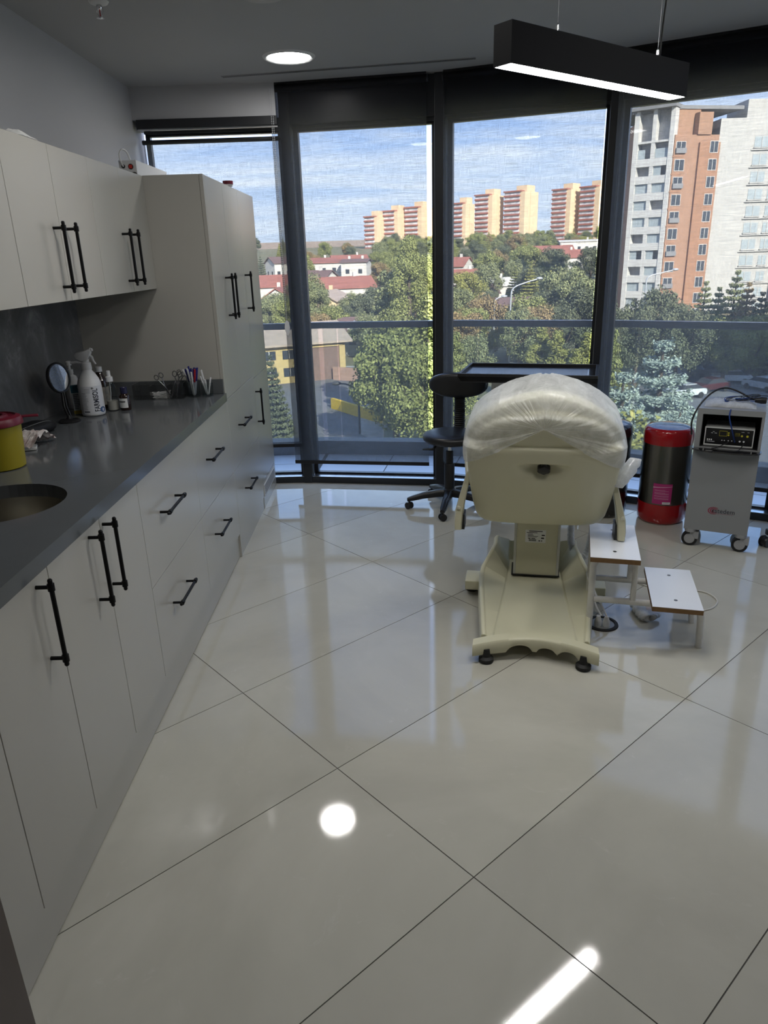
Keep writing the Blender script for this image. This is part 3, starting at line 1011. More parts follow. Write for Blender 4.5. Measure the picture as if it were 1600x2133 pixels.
build(MB().loft(rws), 'back_shell', M_cream, chair, smooth=60, world=False)
# upper shell behind the headrest
ups = [(.42, .285, .040), (.48, .283, .042), (.52, .265, .042), (.555, .235, .041), (.585, .19, .038), (.607, .135, .034), (.622, .08, .027), (.628, .02, .016)]
build(MB().loft([sell(w, d_, -.012, h, N=64, e=2.6) for h, w, d_ in ups]), 'upper_shell', M_cream, chair, smooth=60, world=False)
cus = [(.20, .285, .03), (.24, .300, .05), (.34, .314, .058), (.42, .320, .06), (.47, .318, .06), (.515, .302, .06), (.555, .270, .058), (.595, .225, .054), (.63, .172, .048), (.657, .115, .04), (.671, .065, .03), (.677, .015, .015)]
build(MB().loft([sell(w, d_, -.062, h, N=72, e=2.8) for h, w, d_ in cus]), 'back_cushion', M_cream2, chair, smooth=70, world=False)
# knob
kb = []
KC = bp_(.006, .372, 0)
for n, r in ((.03, .024), (.034, .029), (.052, .029), (.058, .025), (.06, .012)):
    ring = []
    for k in range(36):
        a = 2 * math.pi * k / 36
        rr = r * (1 - .14 * (0.5 + 0.5 * math.cos(6 * a)) if r > .02 else 1)
        ring.append(bp_(.006 + rr * math.cos(a), .372 + rr * .8 * math.sin(a), n))
    kb.append(ring)
build(MB().loft(kb).loft([[bp_(.006 + .012 * math.cos(2 * math.pi * k / 16), .392 + .009 * math.sin(2 * math.pi * k / 16), n) for k in range(16)] for n in (.02, .05)]), 'locking_knob', M_black, chair, smooth=40, world=False)
# seat and leg rest in front
def rbox(cx, cy, cz, ax, ay, az, e=4, N=40, M=9, tilt=0):
    rr = []
    for i in range(M + 1):
        t_ = -1 + 2 * i / M
        k_ = (1 - abs(t_) ** e) ** (1 / e) if abs(t_) < 1 else 0.02
        ring = []
        for k in range(N):
            a = 2 * math.pi * k / N
            c, s_ = math.cos(a), math.sin(a)
            ring.append((cx + ax * (.9 + .1 * k_) * math.copysign(abs(c) ** (2 / e), c) * max(k_, .05) ** .15, cy + ay * math.copysign(abs(s_) ** (2 / e), s_) * max(k_, .05) ** .15, cz + az * t_ + tilt * (math.copysign(abs(s_) ** (2 / e), s_))))
        rr.append(ring)
    return MB().loft(rr)
build(rbox(0, .86, .57, .25, .29, .05), 'seat_cushion', M_cream2, chair, smooth=60, world=False)
build(MB().box(-.2, .2, .62, 1.1, .50, .525), 'seat_pan', M_cream, chair, world=False, bevel=.006)
build(rbox(0, 1.32, .53, .22, .17, .04, tilt=-.05), 'leg_rest', M_cream2, chair, smooth=60, world=False)
# side brackets that carry the armrests
for s, dz in ((-1, 0), (1, -.02)):
    pth = [(.306, .44, .70), (.314, .44, .67), (.326, .435, .62), (.338, .43, .57), (.346, .425, .53), (.350, .42, .48), (.350, .415, .445)]
    rg = []
    for i, (u, v, z) in enumerate(pth):
        dv2 = (.018, .026, .032, .036, .05, .055, .052)[i]
        th = (.010, .012, .014, .016, .018, .018, .016)[i]
        rg.append([(s * (u + th * a), v + dv2 * b, z + dz) for a, b in ((-1, -.75), (-.75, -1), (.75, -1), (1, -.75), (1, .75), (.75, 1), (-.75, 1), (-1, .75))])
    br = build(MB().loft(rg), 'arm_bracket', M_cream, chair, smooth=50, world=False)
    build(MB().lathe([(.009, 0), (.009, .003), (.006, .006), (0, .007)], 16).xf(frame_mat((s * .348, .376, .545 + dz), (1, 0, 0), (0, 0, 1), (0, -1, 0))), 'bolt_cap', M_cream2, br, smooth=40, world=False)
    build(MB().box(s * .322 if s > 0 else s * .336, s * .336 if s > 0 else s * .322, .385, .46, .44 + dz, .51 + dz), 'bracket_sleeve', M_black, br, world=False)
    build(MB().tube([(s * .31, .50, .66), (s * .315, .58, .70), (s * .32, .75, .72), (s * .32, .92, .715)], [.02, .026, .027, .02], 12), 'armrest', M_cream2, chair, smooth=60, world=False)
# cable under the seat
build(MB().tube([(-.11, .70, .50), (-.14, .67, .475), (-.18, .66, .49), (-.21, .66, .51)], .004, 6), 'motor_cable', M_black, chair, smooth=60, world=False)

# clear plastic film over headrest and arm
def film_mat(name, alpha, rough=.22):
    m = bpy.data.materials.new(name)
    m.use_nodes = True
    t = m.node_tree; t.nodes.clear()
    tr = t.nodes.new('ShaderNodeBsdfTransparent'); tr.inputs['Color'].default_value = (.97, .97, .97, 1)
    df = t.nodes.new('ShaderNodeBsdfDiffuse'); df.inputs['Color'].default_value = (.86, .87, .86, 1)
    tl = t.nodes.new('ShaderNodeBsdfTranslucent'); tl.inputs['Color'].default_value = (.86, .87, .86, 1)
    gl = t.nodes.new('ShaderNodeBsdfGlossy'); gl.inputs['Roughness'].default_value = rough
    a1 = t.nodes.new('ShaderNodeMixShader'); a1.inputs[0].default_value = .35
    t.links.new(df.outputs[0], a1.inputs[1]); t.links.new(tl.outputs[0], a1.inputs[2])
    a2 = t.nodes.new('ShaderNodeMixShader'); a2.inputs[0].default_value = .08
    t.links.new(a1.outputs[0], a2.inputs[1]); t.links.new(gl.outputs[0], a2.inputs[2])
    tcn = t.nodes.new('ShaderNodeTexCoord')
    n = t.nodes.new('ShaderNodeTexNoise'); n.inputs['Scale'].default_value = 14; n.inputs['Detail'].default_value = 8; n.inputs['Roughness'].default_value = .7; n.inputs['Distortion'].default_value = .8
    t.links.new(tcn.outputs['Object'], n.inputs['Vector'])
    lw = t.nodes.new('ShaderNodeLayerWeight'); lw.inputs['Blend'].default_value = .35
    mr = t.nodes.new('ShaderNodeMapRange'); mr.inputs['From Min'].default_value = .3; mr.inputs['From Max'].default_value = .75; mr.inputs['To Min'].default_value = alpha * .55; mr.inputs['To Max'].default_value = alpha * 1.3
    t.links.new(n.outputs['Fac'], mr.inputs[0])
    ad = t.nodes.new('ShaderNodeMath'); ad.operation = 'MULTIPLY_ADD'; ad.inputs[1].default_value = .5; ad.use_clamp = True
    t.links.new(lw.outputs['Facing'], ad.inputs[0]); t.links.new(mr.outputs[0], ad.inputs[2])
    a3 = t.nodes.new('ShaderNodeMixShader')
    t.links.new(ad.outputs[0], a3.inputs[0]); t.links.new(tr.outputs[0], a3.inputs[1]); t.links.new(a2.outputs[0], a3.inputs[2])
    bpn = t.nodes.new('ShaderNodeBump'); bpn.inputs['Strength'].default_value = .2; bpn.inputs['Distance'].default_value = .004
    n2 = t.nodes.new('ShaderNodeTexNoise'); n2.inputs['Scale'].default_value = 45; n2.inputs['Detail'].default_value = 5; n2.inputs['Distortion'].default_value = 1.2
    t.links.new(tcn.outputs['Object'], n2.inputs['Vector']); t.links.new(n2.outputs['Fac'], bpn.inputs['Height'])
    for nd in (df, gl):
        t.links.new(bpn.outputs[0], nd.inputs['Normal'])
    o = t.nodes.new('ShaderNodeOutputMaterial'); t.links.new(a3.outputs[0], o.inputs['Surface'])
    MATS[name] = m
    return m
M_film = film_mat('crinkled_clear_film', .50)
KN = (-.004, .578)
out_tab = [(.20, .315), (.34, .327), (.42, .333), (.47, .331), (.515, .315), (.555, .283), (.595, .238), (.63, .186), (.657, .128), (.674, .075), (.685, .03), (.689, .0)]
NR, NTH = 30, 420
pts = []
for j in range(NTH + 1):
    # theta from lower left, over the top, to lower right
    th = math.radians(lerp(211, -33, j / NTH))
    c, s_ = math.cos(th), math.sin(th)
    # find distance to the outline along this ray
    lo_, hi_ = .0, .45
    for _q in range(24):
        rr = (lo_ + hi_) / 2
        x, h = KN[0] + rr * c, KN[1] + rr * s_
        if h > .6885 or abs(x) > interp(out_tab, h): hi_ = rr
        else: lo_ = rr
    rmax = lo_
    prof = []
    for i in range(NR + 1):
        rr = rmax * i / NR
        x, h = KN[0] + rr * c, KN[1] + rr * s_
        w = max(.02, interp(out_tab, h))
        body = .058 * max(0, 1 - abs(x / w) ** 3.5) ** .5 + .002 if h < .474 else -.06
        up_w = interp([(.42, .295), (.48, .293), (.52, .275), (.555, .245), (.585, .20), (.607, .145), (.628, .0)], h)
        n_up = -.012 + .046 * max(0, 1 - abs(x / up_w) ** 3) ** .5 if h < .628 and abs(x) < up_w else -.06
        n_cu = -.062 + .066 * max(0, 1 - abs(x / w) ** 2.8) ** .36 * max(.0, 1 - max(0, (h - .51) / .18) ** 2.5) ** .5
        prof.append((rr, max(body, n_up, n_cu, -.06) + .004))
    prof[0] = (0, prof[0][1] + .012)
    hull = []
    for q in prof:
        while len(hull) > 1 and (hull[-1][1] - hull[-2][1]) * (q[0] - hull[-2][0]) <= (q[1] - hull[-2][1]) * (hull[-1][0] - hull[-2][0]):
            hull.pop()
        hull.append(q)
    col = []
    for i in range(NR + 6):
        f_ = min(1.0, i / NR)
        rr = rmax * f_
        x, h = KN[0] + rr * c, KN[1] + rr * s_
        n = interp(hull, rr) * .7 + prof[min(i, NR)][1] * .3
        fold = .5 * math.sin(33 * th + 3 * math.sin(5 * th)) + .5 * abs(math.sin(47 * th + 2.2 * math.sin(9 * th + 1)))
        amp = .0036 * min(1, rr / .035) * (1 - .6 * f_)
        n += amp * fold + .003 * noise.noise(Vector((x * 22, h * 22, 1.7))) * min(1, rr / .05)
        if i > NR:      # wrap over the edge to the far side
            n -= .03 * (i - NR)
            shrink = 1 - .006 * (i - NR) ** 1.4
            x, h = KN[0] + rr * c * shrink, KN[1] + rr * s_ * shrink
        col.append(bp_(x, h, n))
    pts.append(col)
build(MB().grid(pts), 'plastic_cover', M_film, chair, smooth=180, world=False)
# wrap on the right armrest end
wr = []
for i in range(14):
    t_ = i / 13
    cx, cy, cz = lerp(.318, .392, t_), lerp(.40, .46, t_), lerp(.655, .765, t_)
    rr = .022 + .012 * math.sin(t_ * 3.0)
    wr.append([(cx + rr * math.cos(a) * (1 + .25 * noise.noise(Vector((i * .6, math.cos(a) * 2, math.sin(a) * 2)))), cy + rr * math.sin(a), cz + .4 * rr * math.cos(a + 2)) for a in [2 * math.pi * k / 18 for k in range(18)]])
build(MB().loft(wr), 'armrest_wrap', film_mat('thick_clear_film', .75), chair, smooth=180, world=False)
# hanging hose wrapped in plastic film
hp = [ony(1190, 1092, 3.3), ony(1189, 1120, 3.28), ony(1193, 1142, 3.27), ony(1203, 1157, 3.26), ony(1214, 1160, 3.26), ony(1224, 1148, 3.27), ony(1230, 1125, 3.28), ony(1236, 1095, 3.3)]
def spline(P, n=8):
    P = [Vector(p) for p in P]; out = []
    for i in range(len(P) - 1):
        p0, p1, p2, p3 = P[max(0, i - 1)], P[i], P[i + 1], P[min(len(P) - 1, i + 2)]
        for k in range(n):
            t_ = k / n
            out.append(.5 * ((2 * p1) + (p2 - p0) * t_ + (2 * p0 - 5 * p1 + 4 * p2 - p3) * t_ * t_ + (3 * p1 - p0 - 3 * p2 + p3) * t_ ** 3))
    out.append(P[-1]); return out
hs_ = spline(hp, 10)
hose = build(MB().tube(hs_, [.011 + .002 * math.sin(i * 1.9) for i in range(len(hs_))], 10), 'suction_hose', mat('grey_hose', (.22, .23, .23), .5), chair, smooth=60)
build(MB().tube(hs_, [.017 + .004 * noise.noise(Vector((i * .7, 3, 1))) for i in range(len(hs_))], 12), 'hose_wrap', M_film, hose, smooth=180)

# ================================================================== STEP STOOL
M_wtube = mat('white_painted_tube', (0.62, 0.61, 0.57), 0.4, var=0.12, vscale=40, detail=6)
M_wboard = mat('white_laminate_board', (0.74, 0.76, 0.80), 0.22)
M_mdf = mat('brown_board_edge', (0.19, 0.105, 0.04), 0.7, var=0.25, vscale=80)
M_screw = mat('grey_screw', (0.2, 0.2, 0.2), 0.35, metal=1.0)
ST = (.812, 2.664); SROT = math.radians(-14.5)
stp = thing('step_stool', 'white two-step stool with brown board edges and bent tube legs beside the chair', 'step stool', (*ST, 0), SROT)
for nm, x0, z in (('upper_step', .0, .42), ('lower_step', .258, .22)):
    s_ = build(MB().box(x0, x0 + .196, 0, .40, z - .022, z - .0012), nm, M_mdf, stp, world=False)
    build(MB().box(x0, x0 + .196, 0, .40, z - .0012, z), 'white_top', M_wboard, s_, world=False)
    for yy in (.075, .325):
        build(MB().lathe([(0, z), (.0075, z), (.0075, z + .001), (0, z + .0015)], 14, (x0 + .098, yy, 0)), 'screw', M_screw, s_, smooth=30, world=False)
def arc(c, r, a0, a1, n, plane_y):
    return [(c[0] + r * math.cos(math.radians(lerp(a0, a1, k / n))), plane_y, c[1] + r * math.sin(math.radians(lerp(a0, a1, k / n)))) for k in range(n + 1)]
for yy in (.095, .315):
    pth = [(.018, yy, 0), (.018, yy, .33)] + arc((.068, .336), .05, 180, 90, 6, yy) + [(.19, yy, .386)]
    build(MB().tube(pth, .0145, 10), 'leg', M_wtube, stp, smooth=50, world=False)
    pth = [(.03, yy, .186), (.40, yy, .186)] + arc((.415, .136), .05, 90, 8, 6, yy) + [(.472, yy, .0)]
    build(MB().tube(pth, .0145, 10), 'leg', M_wtube, stp, smooth=50, world=False)
    build(MB().box(.178, .20, yy - .011, yy + .011, .186, .395), 'upright', M_wtube, stp, world=False, bevel=.003)
for x_, z_ in ((.018, .21), (.19, .30), (.40, .186)):
    build(MB().tube([(x_, .09, z_), (x_, .32, z_)], .010, 8), 'cross_tube', M_wtube, stp, smooth=50, world=False)
# round floor box with plugged leads
fb = onz(1254, 1300, 0)
t = thing('floor_socket', 'round black floor socket with white plugs under the step stool', 'floor socket', (fb.x, fb.y, 0))
build(MB().loft([[(fb.x + r * math.cos(2 * math.pi * k / 40), fb.y + r * math.sin(2 * math.pi * k / 40), z) for k in range(40)] for r, z in ((.072, 0), (.070, .006), (.056, .007), (.054, .003))], cap=False), 'ring', M_rubber, t, smooth=40)
build(MB().lathe([(0, .0015), (.054, .0015), (.054, .0025), (0, .0025)], 36, (fb.x, fb.y, 0)), 'socket_plate', mat('worn_steel_plate', (.32, .32, .31), .45, metal=.6, var=.2, vscale=60), t)
for dx, dy in ((-.022, -.012), (.012, -.02)):
    pg = build(MB().lathe([(.016, .0026), (.017, .02), (.013, .034), (.008, .05)], 14, (fb.x + dx, fb.y + dy, 0)), 'plug', M_chain, t, smooth=40)
build(MB().tube(spline([(fb.x - .01, fb.y - .012, .05), (fb.x - .03, fb.y + .02, .09), (fb.x - .045, fb.y + .06, .16), (fb.x - .05, fb.y + .12, .2)], 6), .0045, 8), 'lead', M_chain, t, smooth=60)
build(MB().tube(spline([(fb.x + .012, fb.y - .02, .05), (fb.x + .0, fb.y + .01, .08), (fb.x - .02, fb.y + .05, .12), (fb.x - .025, fb.y + .2, .17)], 6), .0045, 8), 'lead', M_chain, t, smooth=60)
# pale lead lying on the floor round the stool
ld = [onz(1238, 1206, .004), onz(1290, 1200, .004), onz(1340, 1218, .004), onz(1400, 1240, .004), onz(1440, 1230, .004), onz(1475, 1236, .004), onz(1494, 1252, .004), onz(1480, 1268, .004), onz(1440, 1272, .004), onz(1400, 1262, .004)]
tag(build(MB().tube(spline(ld, 8), .004, 8), 'power_lead', mat('beige_cable', (.55, .53, .47), .45), None, smooth=60), 'thin beige cable looping over the floor behind the step stool', 'cable')
# wrapped pedal hanging to the floor below the lower step
pp = [ony(1325, 1262, 3.0), ony(1333, 1282, 2.93), ony(1342, 1298, 2.88), ony(1352, 1301, 2.86), ony(1362, 1290, 2.88)]
pp = spline(pp, 6)
rr_ = []
for i, p in enumerate(pp):
    p = Vector(p); p.z = max(p.z, .02)
    wv_ = .026 + .004 * math.sin(i * 1.7)
    rr_.append([p + Vector((wv_ * math.cos(a), .02 * math.cos(a) * .3, .015 * math.sin(a))) for a in [2 * math.pi * k / 14 for k in range(14)]])
pdl = thing('foot_pedal', 'white plastic-wrapped pedal lying on the floor under the lower step', 'pedal', (pp[0].x, pp[0].y, 0))
build(MB().loft(rr_), 'pedal_arm', M_wtube, pdl, smooth=60)
build(MB().loft([[(q - (rr_[i][0] + rr_[i][7]) / 2) * 1.18 + (rr_[i][0] + rr_[i][7]) / 2 + Vector((0, 0, .002)) for q in rr_[i]] for i in range(len(rr_))]), 'wrap', M_film, pdl, smooth=180)

# ================================================================== WORK STOOL
SC = Vector((.395, 4.51, 0))
ws = thing('work_stool', 'black swivel stool with padded backrest on a bellows post and five castors', 'stool', SC)
M_leather = mat('black_vinyl', (0.014, 0.0145, 0.016), 0.36, bump=.03, bscale=120, spec=.55)
def caster(parent, c, ang, r=.024, w=.012):
    """twin-wheel castor, wheels at c (floor contact under c)"""
    ca, sa_ = math.cos(ang), math.sin(ang)
    b = MB()
    for s in (-1, 1):
        q = Vector((c[0] - sa_ * s * w, c[1] + ca * s * w, r))
        ax = Vector((-sa_, ca, 0)) * s
        b.cyl(q, q + ax * .009, r, r * .92, n=20)
    k = build(b, 'castor', M_black, parent, smooth=40)
    hd = MB()
    q = Vector((c[0], c[1], r))
    ax = Vector((-sa_, ca, 0))
    hd.cyl(q - ax * w, q + ax * w, r * .8, n=16).cyl((c[0], c[1], r * 1.4), (c[0], c[1], .062), .006, n=8)
    build(hd, 'castor_yoke', M_black, k, smooth=40)
    return k
for k in range(5):
    a = math.radians(184 + 72 * k)
    d = Vector((math.cos(a), math.sin(a), 0)); pnn = Vector((-d.y, d.x, 0))
    rg = []
    for u, z, w, hgt in ((.02, .105, .028, .024), (.09, .102, .024, .022), (.18, .09, .021, .018), (.25, .074, .019, .014), (.285, .066, .014, .010)):
        c = SC + d * u + Vector((0, 0, z))
        rg.append([c + pnn * w * x + Vector((0, 0, hgt * y)) for x, y in ((-1, -1), (1, -1), (1, .4), (.6, 1), (-.6, 1), (-1, .4))])
    build(MB().loft(rg), 'base_arm', M_black, ws, smooth=50)
    caster(ws, SC + d * .272, a + math.pi / 2 + .6)
build(MB().lathe([(.045, .082), (.045, .125), (.034, .135), (.034, .30), (.031, .305)], 24, SC), 'gas_column', M_black, ws, smooth=40)
build(MB().lathe([(.025, .30), (.025, .39), (.012, .392), (.012, .44)], 20, SC), 'column_sleeve', M_black, ws, smooth=40)
build(MB().lathe([(.013, .39), (.013, .445)], 16, SC), 'piston', M_chrome, ws, smooth=40)
seatc = SC + Vector((.01, -.01, 0))
build(MB().lathe([(.0, .452), (.12, .452), (.165, .458), (.182, .472), (.188, .488), (.182, .505), (.16, .515), (.10, .52), (0, .522)], 48, seatc), 'seat', M_leather, ws, smooth=60)
build(MB().box(SC.x - .06, SC.x + .06, SC.y - .06, SC.y + .08, .438, .452), 'seat_plate', M_black, ws, bevel=.002)
lv0, lv1, lv2 = ony(917, 921, 4.42), ony(902, 936, 4.40), ony(880, 936, 4.38)
build(MB().tube([(SC.x - .02, SC.y - .02, .442), lv0, lv1, lv2], [.005, .006, .009, .004], 8), 'height_lever', M_black, ws, smooth=60)
bc = ony(956, 802, 4.68)
bk = []
for i in range(13):
    t_ = -1 + 2 * i / 12
    k_ = (1 - abs(t_) ** 2.6) ** (1 / 2.6) if abs(t_) < 1 else .03
    ring = []
    for k in range(40):
        a = 2 * math.pi * k / 40
        c, s_ = math.cos(a), math.sin(a)
        ex = math.copysign(abs(c) ** .72, c)
        ez = math.copysign(abs(s_) ** .85, s_)
        xw = .198 * ex * (.80 + .2 * k_)
        ring.append((bc.x + xw * .985, bc.y + .034 * t_ + 1.0 * xw * xw - xw * .16, bc.z + .082 * ez * (.72 + .28 * k_) * (1 - .10 * abs(ex) ** 3)))
    bk.append(ring)
build(MB().loft(bk), 'backrest', M_leather, ws, smooth=60)
bl = []
px0, px1 = ony(958, 830, 4.70), ony(957, 893, 4.69)
for i in range(41):
    t_ = i / 40
    r = .040 if i % 2 else .033
    cx, cy, cz = lerp(px1.x, px0.x, t_), lerp(4.69, 4.70, t_), lerp(px1.z - .03, px0.z + .04, t_)
    bl.append([(cx + r * math.cos(2 * math.pi * k / 24), cy + r * math.sin(2 * math.pi * k / 24) * .8, cz) for k in range(24)])
build(MB().loft(bl), 'bellows_post', M_rubber, ws, smooth=25)
build(MB().tube([(SC.x, SC.y + .05, .442), (lerp(SC.x, px1.x, .7), 4.66, .44), (px1.x, 4.69, .46), (px1.x, 4.69, .52)], .014, 8), 'back_bracket', M_black, ws, smooth=60)

# ================================================================== TRAY TROLLEY
TR = (.42, 4.268); TROT = math.atan2(-.242, .809)
tr = thing('tray_trolley', 'white drawer trolley with a large black tray top behind the chair', 'trolley', (*TR, 0), TROT)
M_tray = mat('black_tray', (0.010, 0.011, 0.014), 0.16, spec=.6)
TW, TD = .808, .455
build(MB().box(0, TW, 0, TD, .884, .914), 'tray_floor', M_tray, tr, world=False, bevel=.001)
for q in ((0, TW, 0, .016), (0, TW, TD - .016, TD), (0, .016, .016, TD - .016), (TW - .016, TW, .016, TD - .016)):
    build(MB().box(*q, .878, .930), 'tray_rim', M_black, tr, world=False, bevel=.0015)
M_trol = mat('white_trolley_paint', (0.66, 0.67, 0.68), 0.35)
build(MB().box(.19, .76, .10, .41, .16, .884), 'body', M_trol, tr, world=False, bevel=.003)
for k in range(4):
    z0 = .175 + k * .175
    dr = build(MB().box(.2, .75, .082, .099, z0, z0 + .165), 'drawer', M_trol, tr, world=False, bevel=.002)
    build(MB().tube([(.21, .082, z0 + .135), (.212, .07, z0 + .135), (.24, .07, z0 + .137), (.272, .07, z0 + .135), (.274, .082, z0 + .135)], .0035, 8), 'handle', M_chrome, dr, smooth=50, world=False)
for x_ in (.22, .73):
    for y_ in (.13, .38):
        build(MB().cyl((x_ - .012, y_, .03), (x_ + .012, y_, .03), .03, n=20).box(x_ - .016, x_ + .016, y_ - .01, y_ + .01, .055, .16), 'castor', M_black, tr, smooth=40, world=False)

# ================================================================== BINS
M_binsteel = mat('dark_brushed_steel', (0.20, 0.19, 0.165), 0.24, metal=1.0, var=.08, vscale=90, stretch=(1, 1, .03))
M_binlid = mat('polished_lid', (0.30, 0.31, 0.33), 0.12, metal=1.0)
def bin_(cx, cy, m, label, r=.142, H=.615, with_label=False):
    t = thing('pedal_bin', label, 'bin', (cx, cy, 0))
    build(MB().lathe([(r - .03, 0), (r - .012, .004), (r - .003, .02), (r + .001, .06), (r + .002, .13)], 56, (cx, cy, 0)), 'base', m, t, smooth=50)
    build(MB().lathe([(r, .128), (r - .001, .50)], 56, (cx, cy, 0)), 'body', M_binsteel, t, smooth=50)
    build(MB().lathe([(r + .0015, .498), (r + .002, .545), (r - .002, .575), (r - .012, .592), (r - .02, .594), (r - .02, .57)], 56, (cx, cy, 0)), 'rim', m, t, smooth=50)
    build(MB().lathe([(r - .021, .575), (r - .022, .593), (r - .05, H - .012), (.05, H - .006), (0, H - .005)], 56, (cx, cy, 0)), 'lid', M_binlid, t, smooth=50)
    return t
M_binred = mat('glossy_red_plastic', (0.32, 0.005, 0.008), 0.14, coat=.5)
M_binblk = mat('glossy_black_plastic', (0.010, 0.010, 0.011), 0.14, coat=.5)
RB = (1.694, 4.188); BB = (1.375, 4.335)
rb = bin_(*RB, M_binred, 'red round bin with a steel body and a pink label')
bin_(*BB, M_binblk, 'black round bin with a steel body, half hidden behind the chair')
# curved pink label
def onbin(px, py, r):
    d = ray(px, py); o = EYE - Vector((RB[0], RB[1], 0))
    A = d.x ** 2 + d.y ** 2; B = 2 * (o.x * d.x + o.y * d.y); C_ = o.x ** 2 + o.y ** 2 - r * r
    tt = (-B - math.sqrt(max(0, B * B - 4 * A * C_))) / (2 * A)
    q = EYE + d * tt
    return math.atan2(q.y - RB[1], q.x - RB[0]), q.z
a0, z1 = onbin(1362, 1006, .1425); a1, _ = onbin(1402, 1006, .1425); _, z0 = onbin(1370, 1050, .1425)
def patch(a_0, a_1, z_0, z_1, r, n=10):
    return MB().grid([[(RB[0] + r * math.cos(lerp(a_0, a_1, k / n)), RB[1] + r * math.sin(lerp(a_0, a_1, k / n)), z) for k in range(n + 1)] for z in (z_0, z_1)])
lb = build(patch(a0, a1, z0, z1, .1432), 'label', mat('magenta_label', (.40, .03, .16), .4), rb)
M_wprint = mat('white_print', (.8, .8, .8), .5)
fl_ = lambda u: lerp(a0, a1, u)
zz = lambda v: lerp(z1, z0, v)
def lp(u0, u1, v0, v1, nm='print', m=M_wprint):
    return patch(fl_(u0), fl_(u1), zz(v1), zz(v0), .1437)
pm = MB()
pm.add(*(lambda g: (g.v, g.f))(MB().grid([[(RB[0] + .1437 * math.cos(fl_(k / 10)), RB[1] + .1437 * math.sin(fl_(k / 10)), zz((.22 if r_ else .17) - .09 * (k / 10) + (.0 if r_ else .03 * (k / 10)))) for k in range(11)] for r_ in (0, 1)])))
for v in (.30, .34, .42, .46, .50, .58, .62, .70, .74):
    g_ = lp(.1, .85 - .2 * ((v * 100) % 3 == 0), v, v + .012); pm.add(g_.v, g_.f)
build(pm, 'label_print', mat('pale_pink_print', (.62, .35, .45), .5), lb)
g_ = lp(.55, .95, .88, .985)
bcd = build(g_, 'barcode_field', M_wprint, lb)
pm = MB()
for k in range(14):
    u = .58 + k * .024
    g_ = patch(fl_(u), fl_(u + .011), zz(.94), zz(.895), .144, 1); pm.add(g_.v, g_.f)
build(pm, 'barcode', M_ink, lb)

# ================================================================== DEVICE CART
cA, cB = onz(1424, 1100, .105), onz(1556, 1117, .105)
cw = (cB - cA); CW = cw.length; cu = cw.normalized(); cn = Vector((cu.y, -cu.x, 0))   # cn: toward the camera
CARTROT = math.atan2(cu.y, cu.x)
cart = thing('device_cart', 'grey-white device cart on castors with a red and black logo', 'cart', (cA.x, cA.y, 0), CARTROT)
def oncart(px, py, off=0.0):
    d = ray(px, py)
    P = cA + cn * off
    tt = (P - EYE).dot(cn) / d.dot(cn)
    q = EYE + d * tt
    return (q - cA).dot(cu), q.z
M_cart = mat('pale_grey_cart_paint', (0.25, 0.255, 0.258), 0.4, var=.02)
CD = .36
CT = oncart(1456, 850)[1]
nx0, nz1 = oncart(1465, 862); nx1, _ = oncart(1588, 873); _, nz0 = oncart(1458, 930)
bd = MB()
bd.box(0, nx0, 0, CD, .105, CT).box(nx1, CW, 0, CD, .105, CT).box(nx0, nx1, 0, CD, nz1, CT).box(nx0, nx1, 0, CD, .105, nz0).box(nx0, nx1, CD - .02, CD, nz0, nz1)
build(bd, 'housing', M_cart, cart, world=False)
build(MB().box(nx0 + .001, nx1 - .001, .012, CD - .021, nz0 + .0005, nz0 + .002).box(nx0 + .0005, nx0 + .002, .012, CD - .021, nz0, nz1 - .001).box(nx1 - .002, nx1 - .0005, .012, CD - .021, nz0, nz1 - .001).box(nx0, nx1, CD - .023, CD - .0205, nz0, nz1).box(nx0, nx1, .012, CD - .021, nz1 - .002, nz1 - .0005), 'niche_lining', M_black, cart, world=False)
# smoked glass shelf with rounded front
sh = []
for k in range(21):
    a = math.pi + math.pi * k / 20
    sh.append((CW / 2 + (CW / 2 + .008) * math.copysign(abs(math.cos(a)) ** .6, math.cos(a)), .004 - .075 * abs(math.sin(a)) ** .8))
sh = [(-.008, .02)] + sh + [(CW + .008, .02)]
build(MB().prism(sh, nz0 - .012, nz0 - .004), 'glass_shelf', mat('smoked_glass', (.012, .012, .014), .05, coat=1), cart, world=False, smooth=40)
M_cwheel = mat('grey_castor_disc', (.33, .33, .33), .4)
for px, py, yy in ((1441, 1122, .03), (1553, 1140, .03), (0, 0, CD - .04), (1, 0, CD - .04)):
    xx_ = {1441: .035, 1553: CW - .03, 0: .04, 1: CW - .035}[px]
    cs = build(MB().cyl((xx_, yy - .014, .042), (xx_, yy + .014, .042), .042, n=28), 'castor', M_rubber, cart, smooth=40, world=False)
    for s in (-1, 1):
        build(MB().cyl((xx_, yy + s * .0135, .042), (xx_, yy + s * .0175, .042), .029, .027, n=24), 'wheel_disc', M_cwheel, cs, smooth=40, world=False)
    build(MB().lathe([(.03, .085), (.032, .105)], 16, (xx_, yy, 0)).box(xx_ - .0, xx_ + .045, yy - .016, yy + .016, .045, .088), 'fork', M_cwheel, cs, smooth=40, world=False)
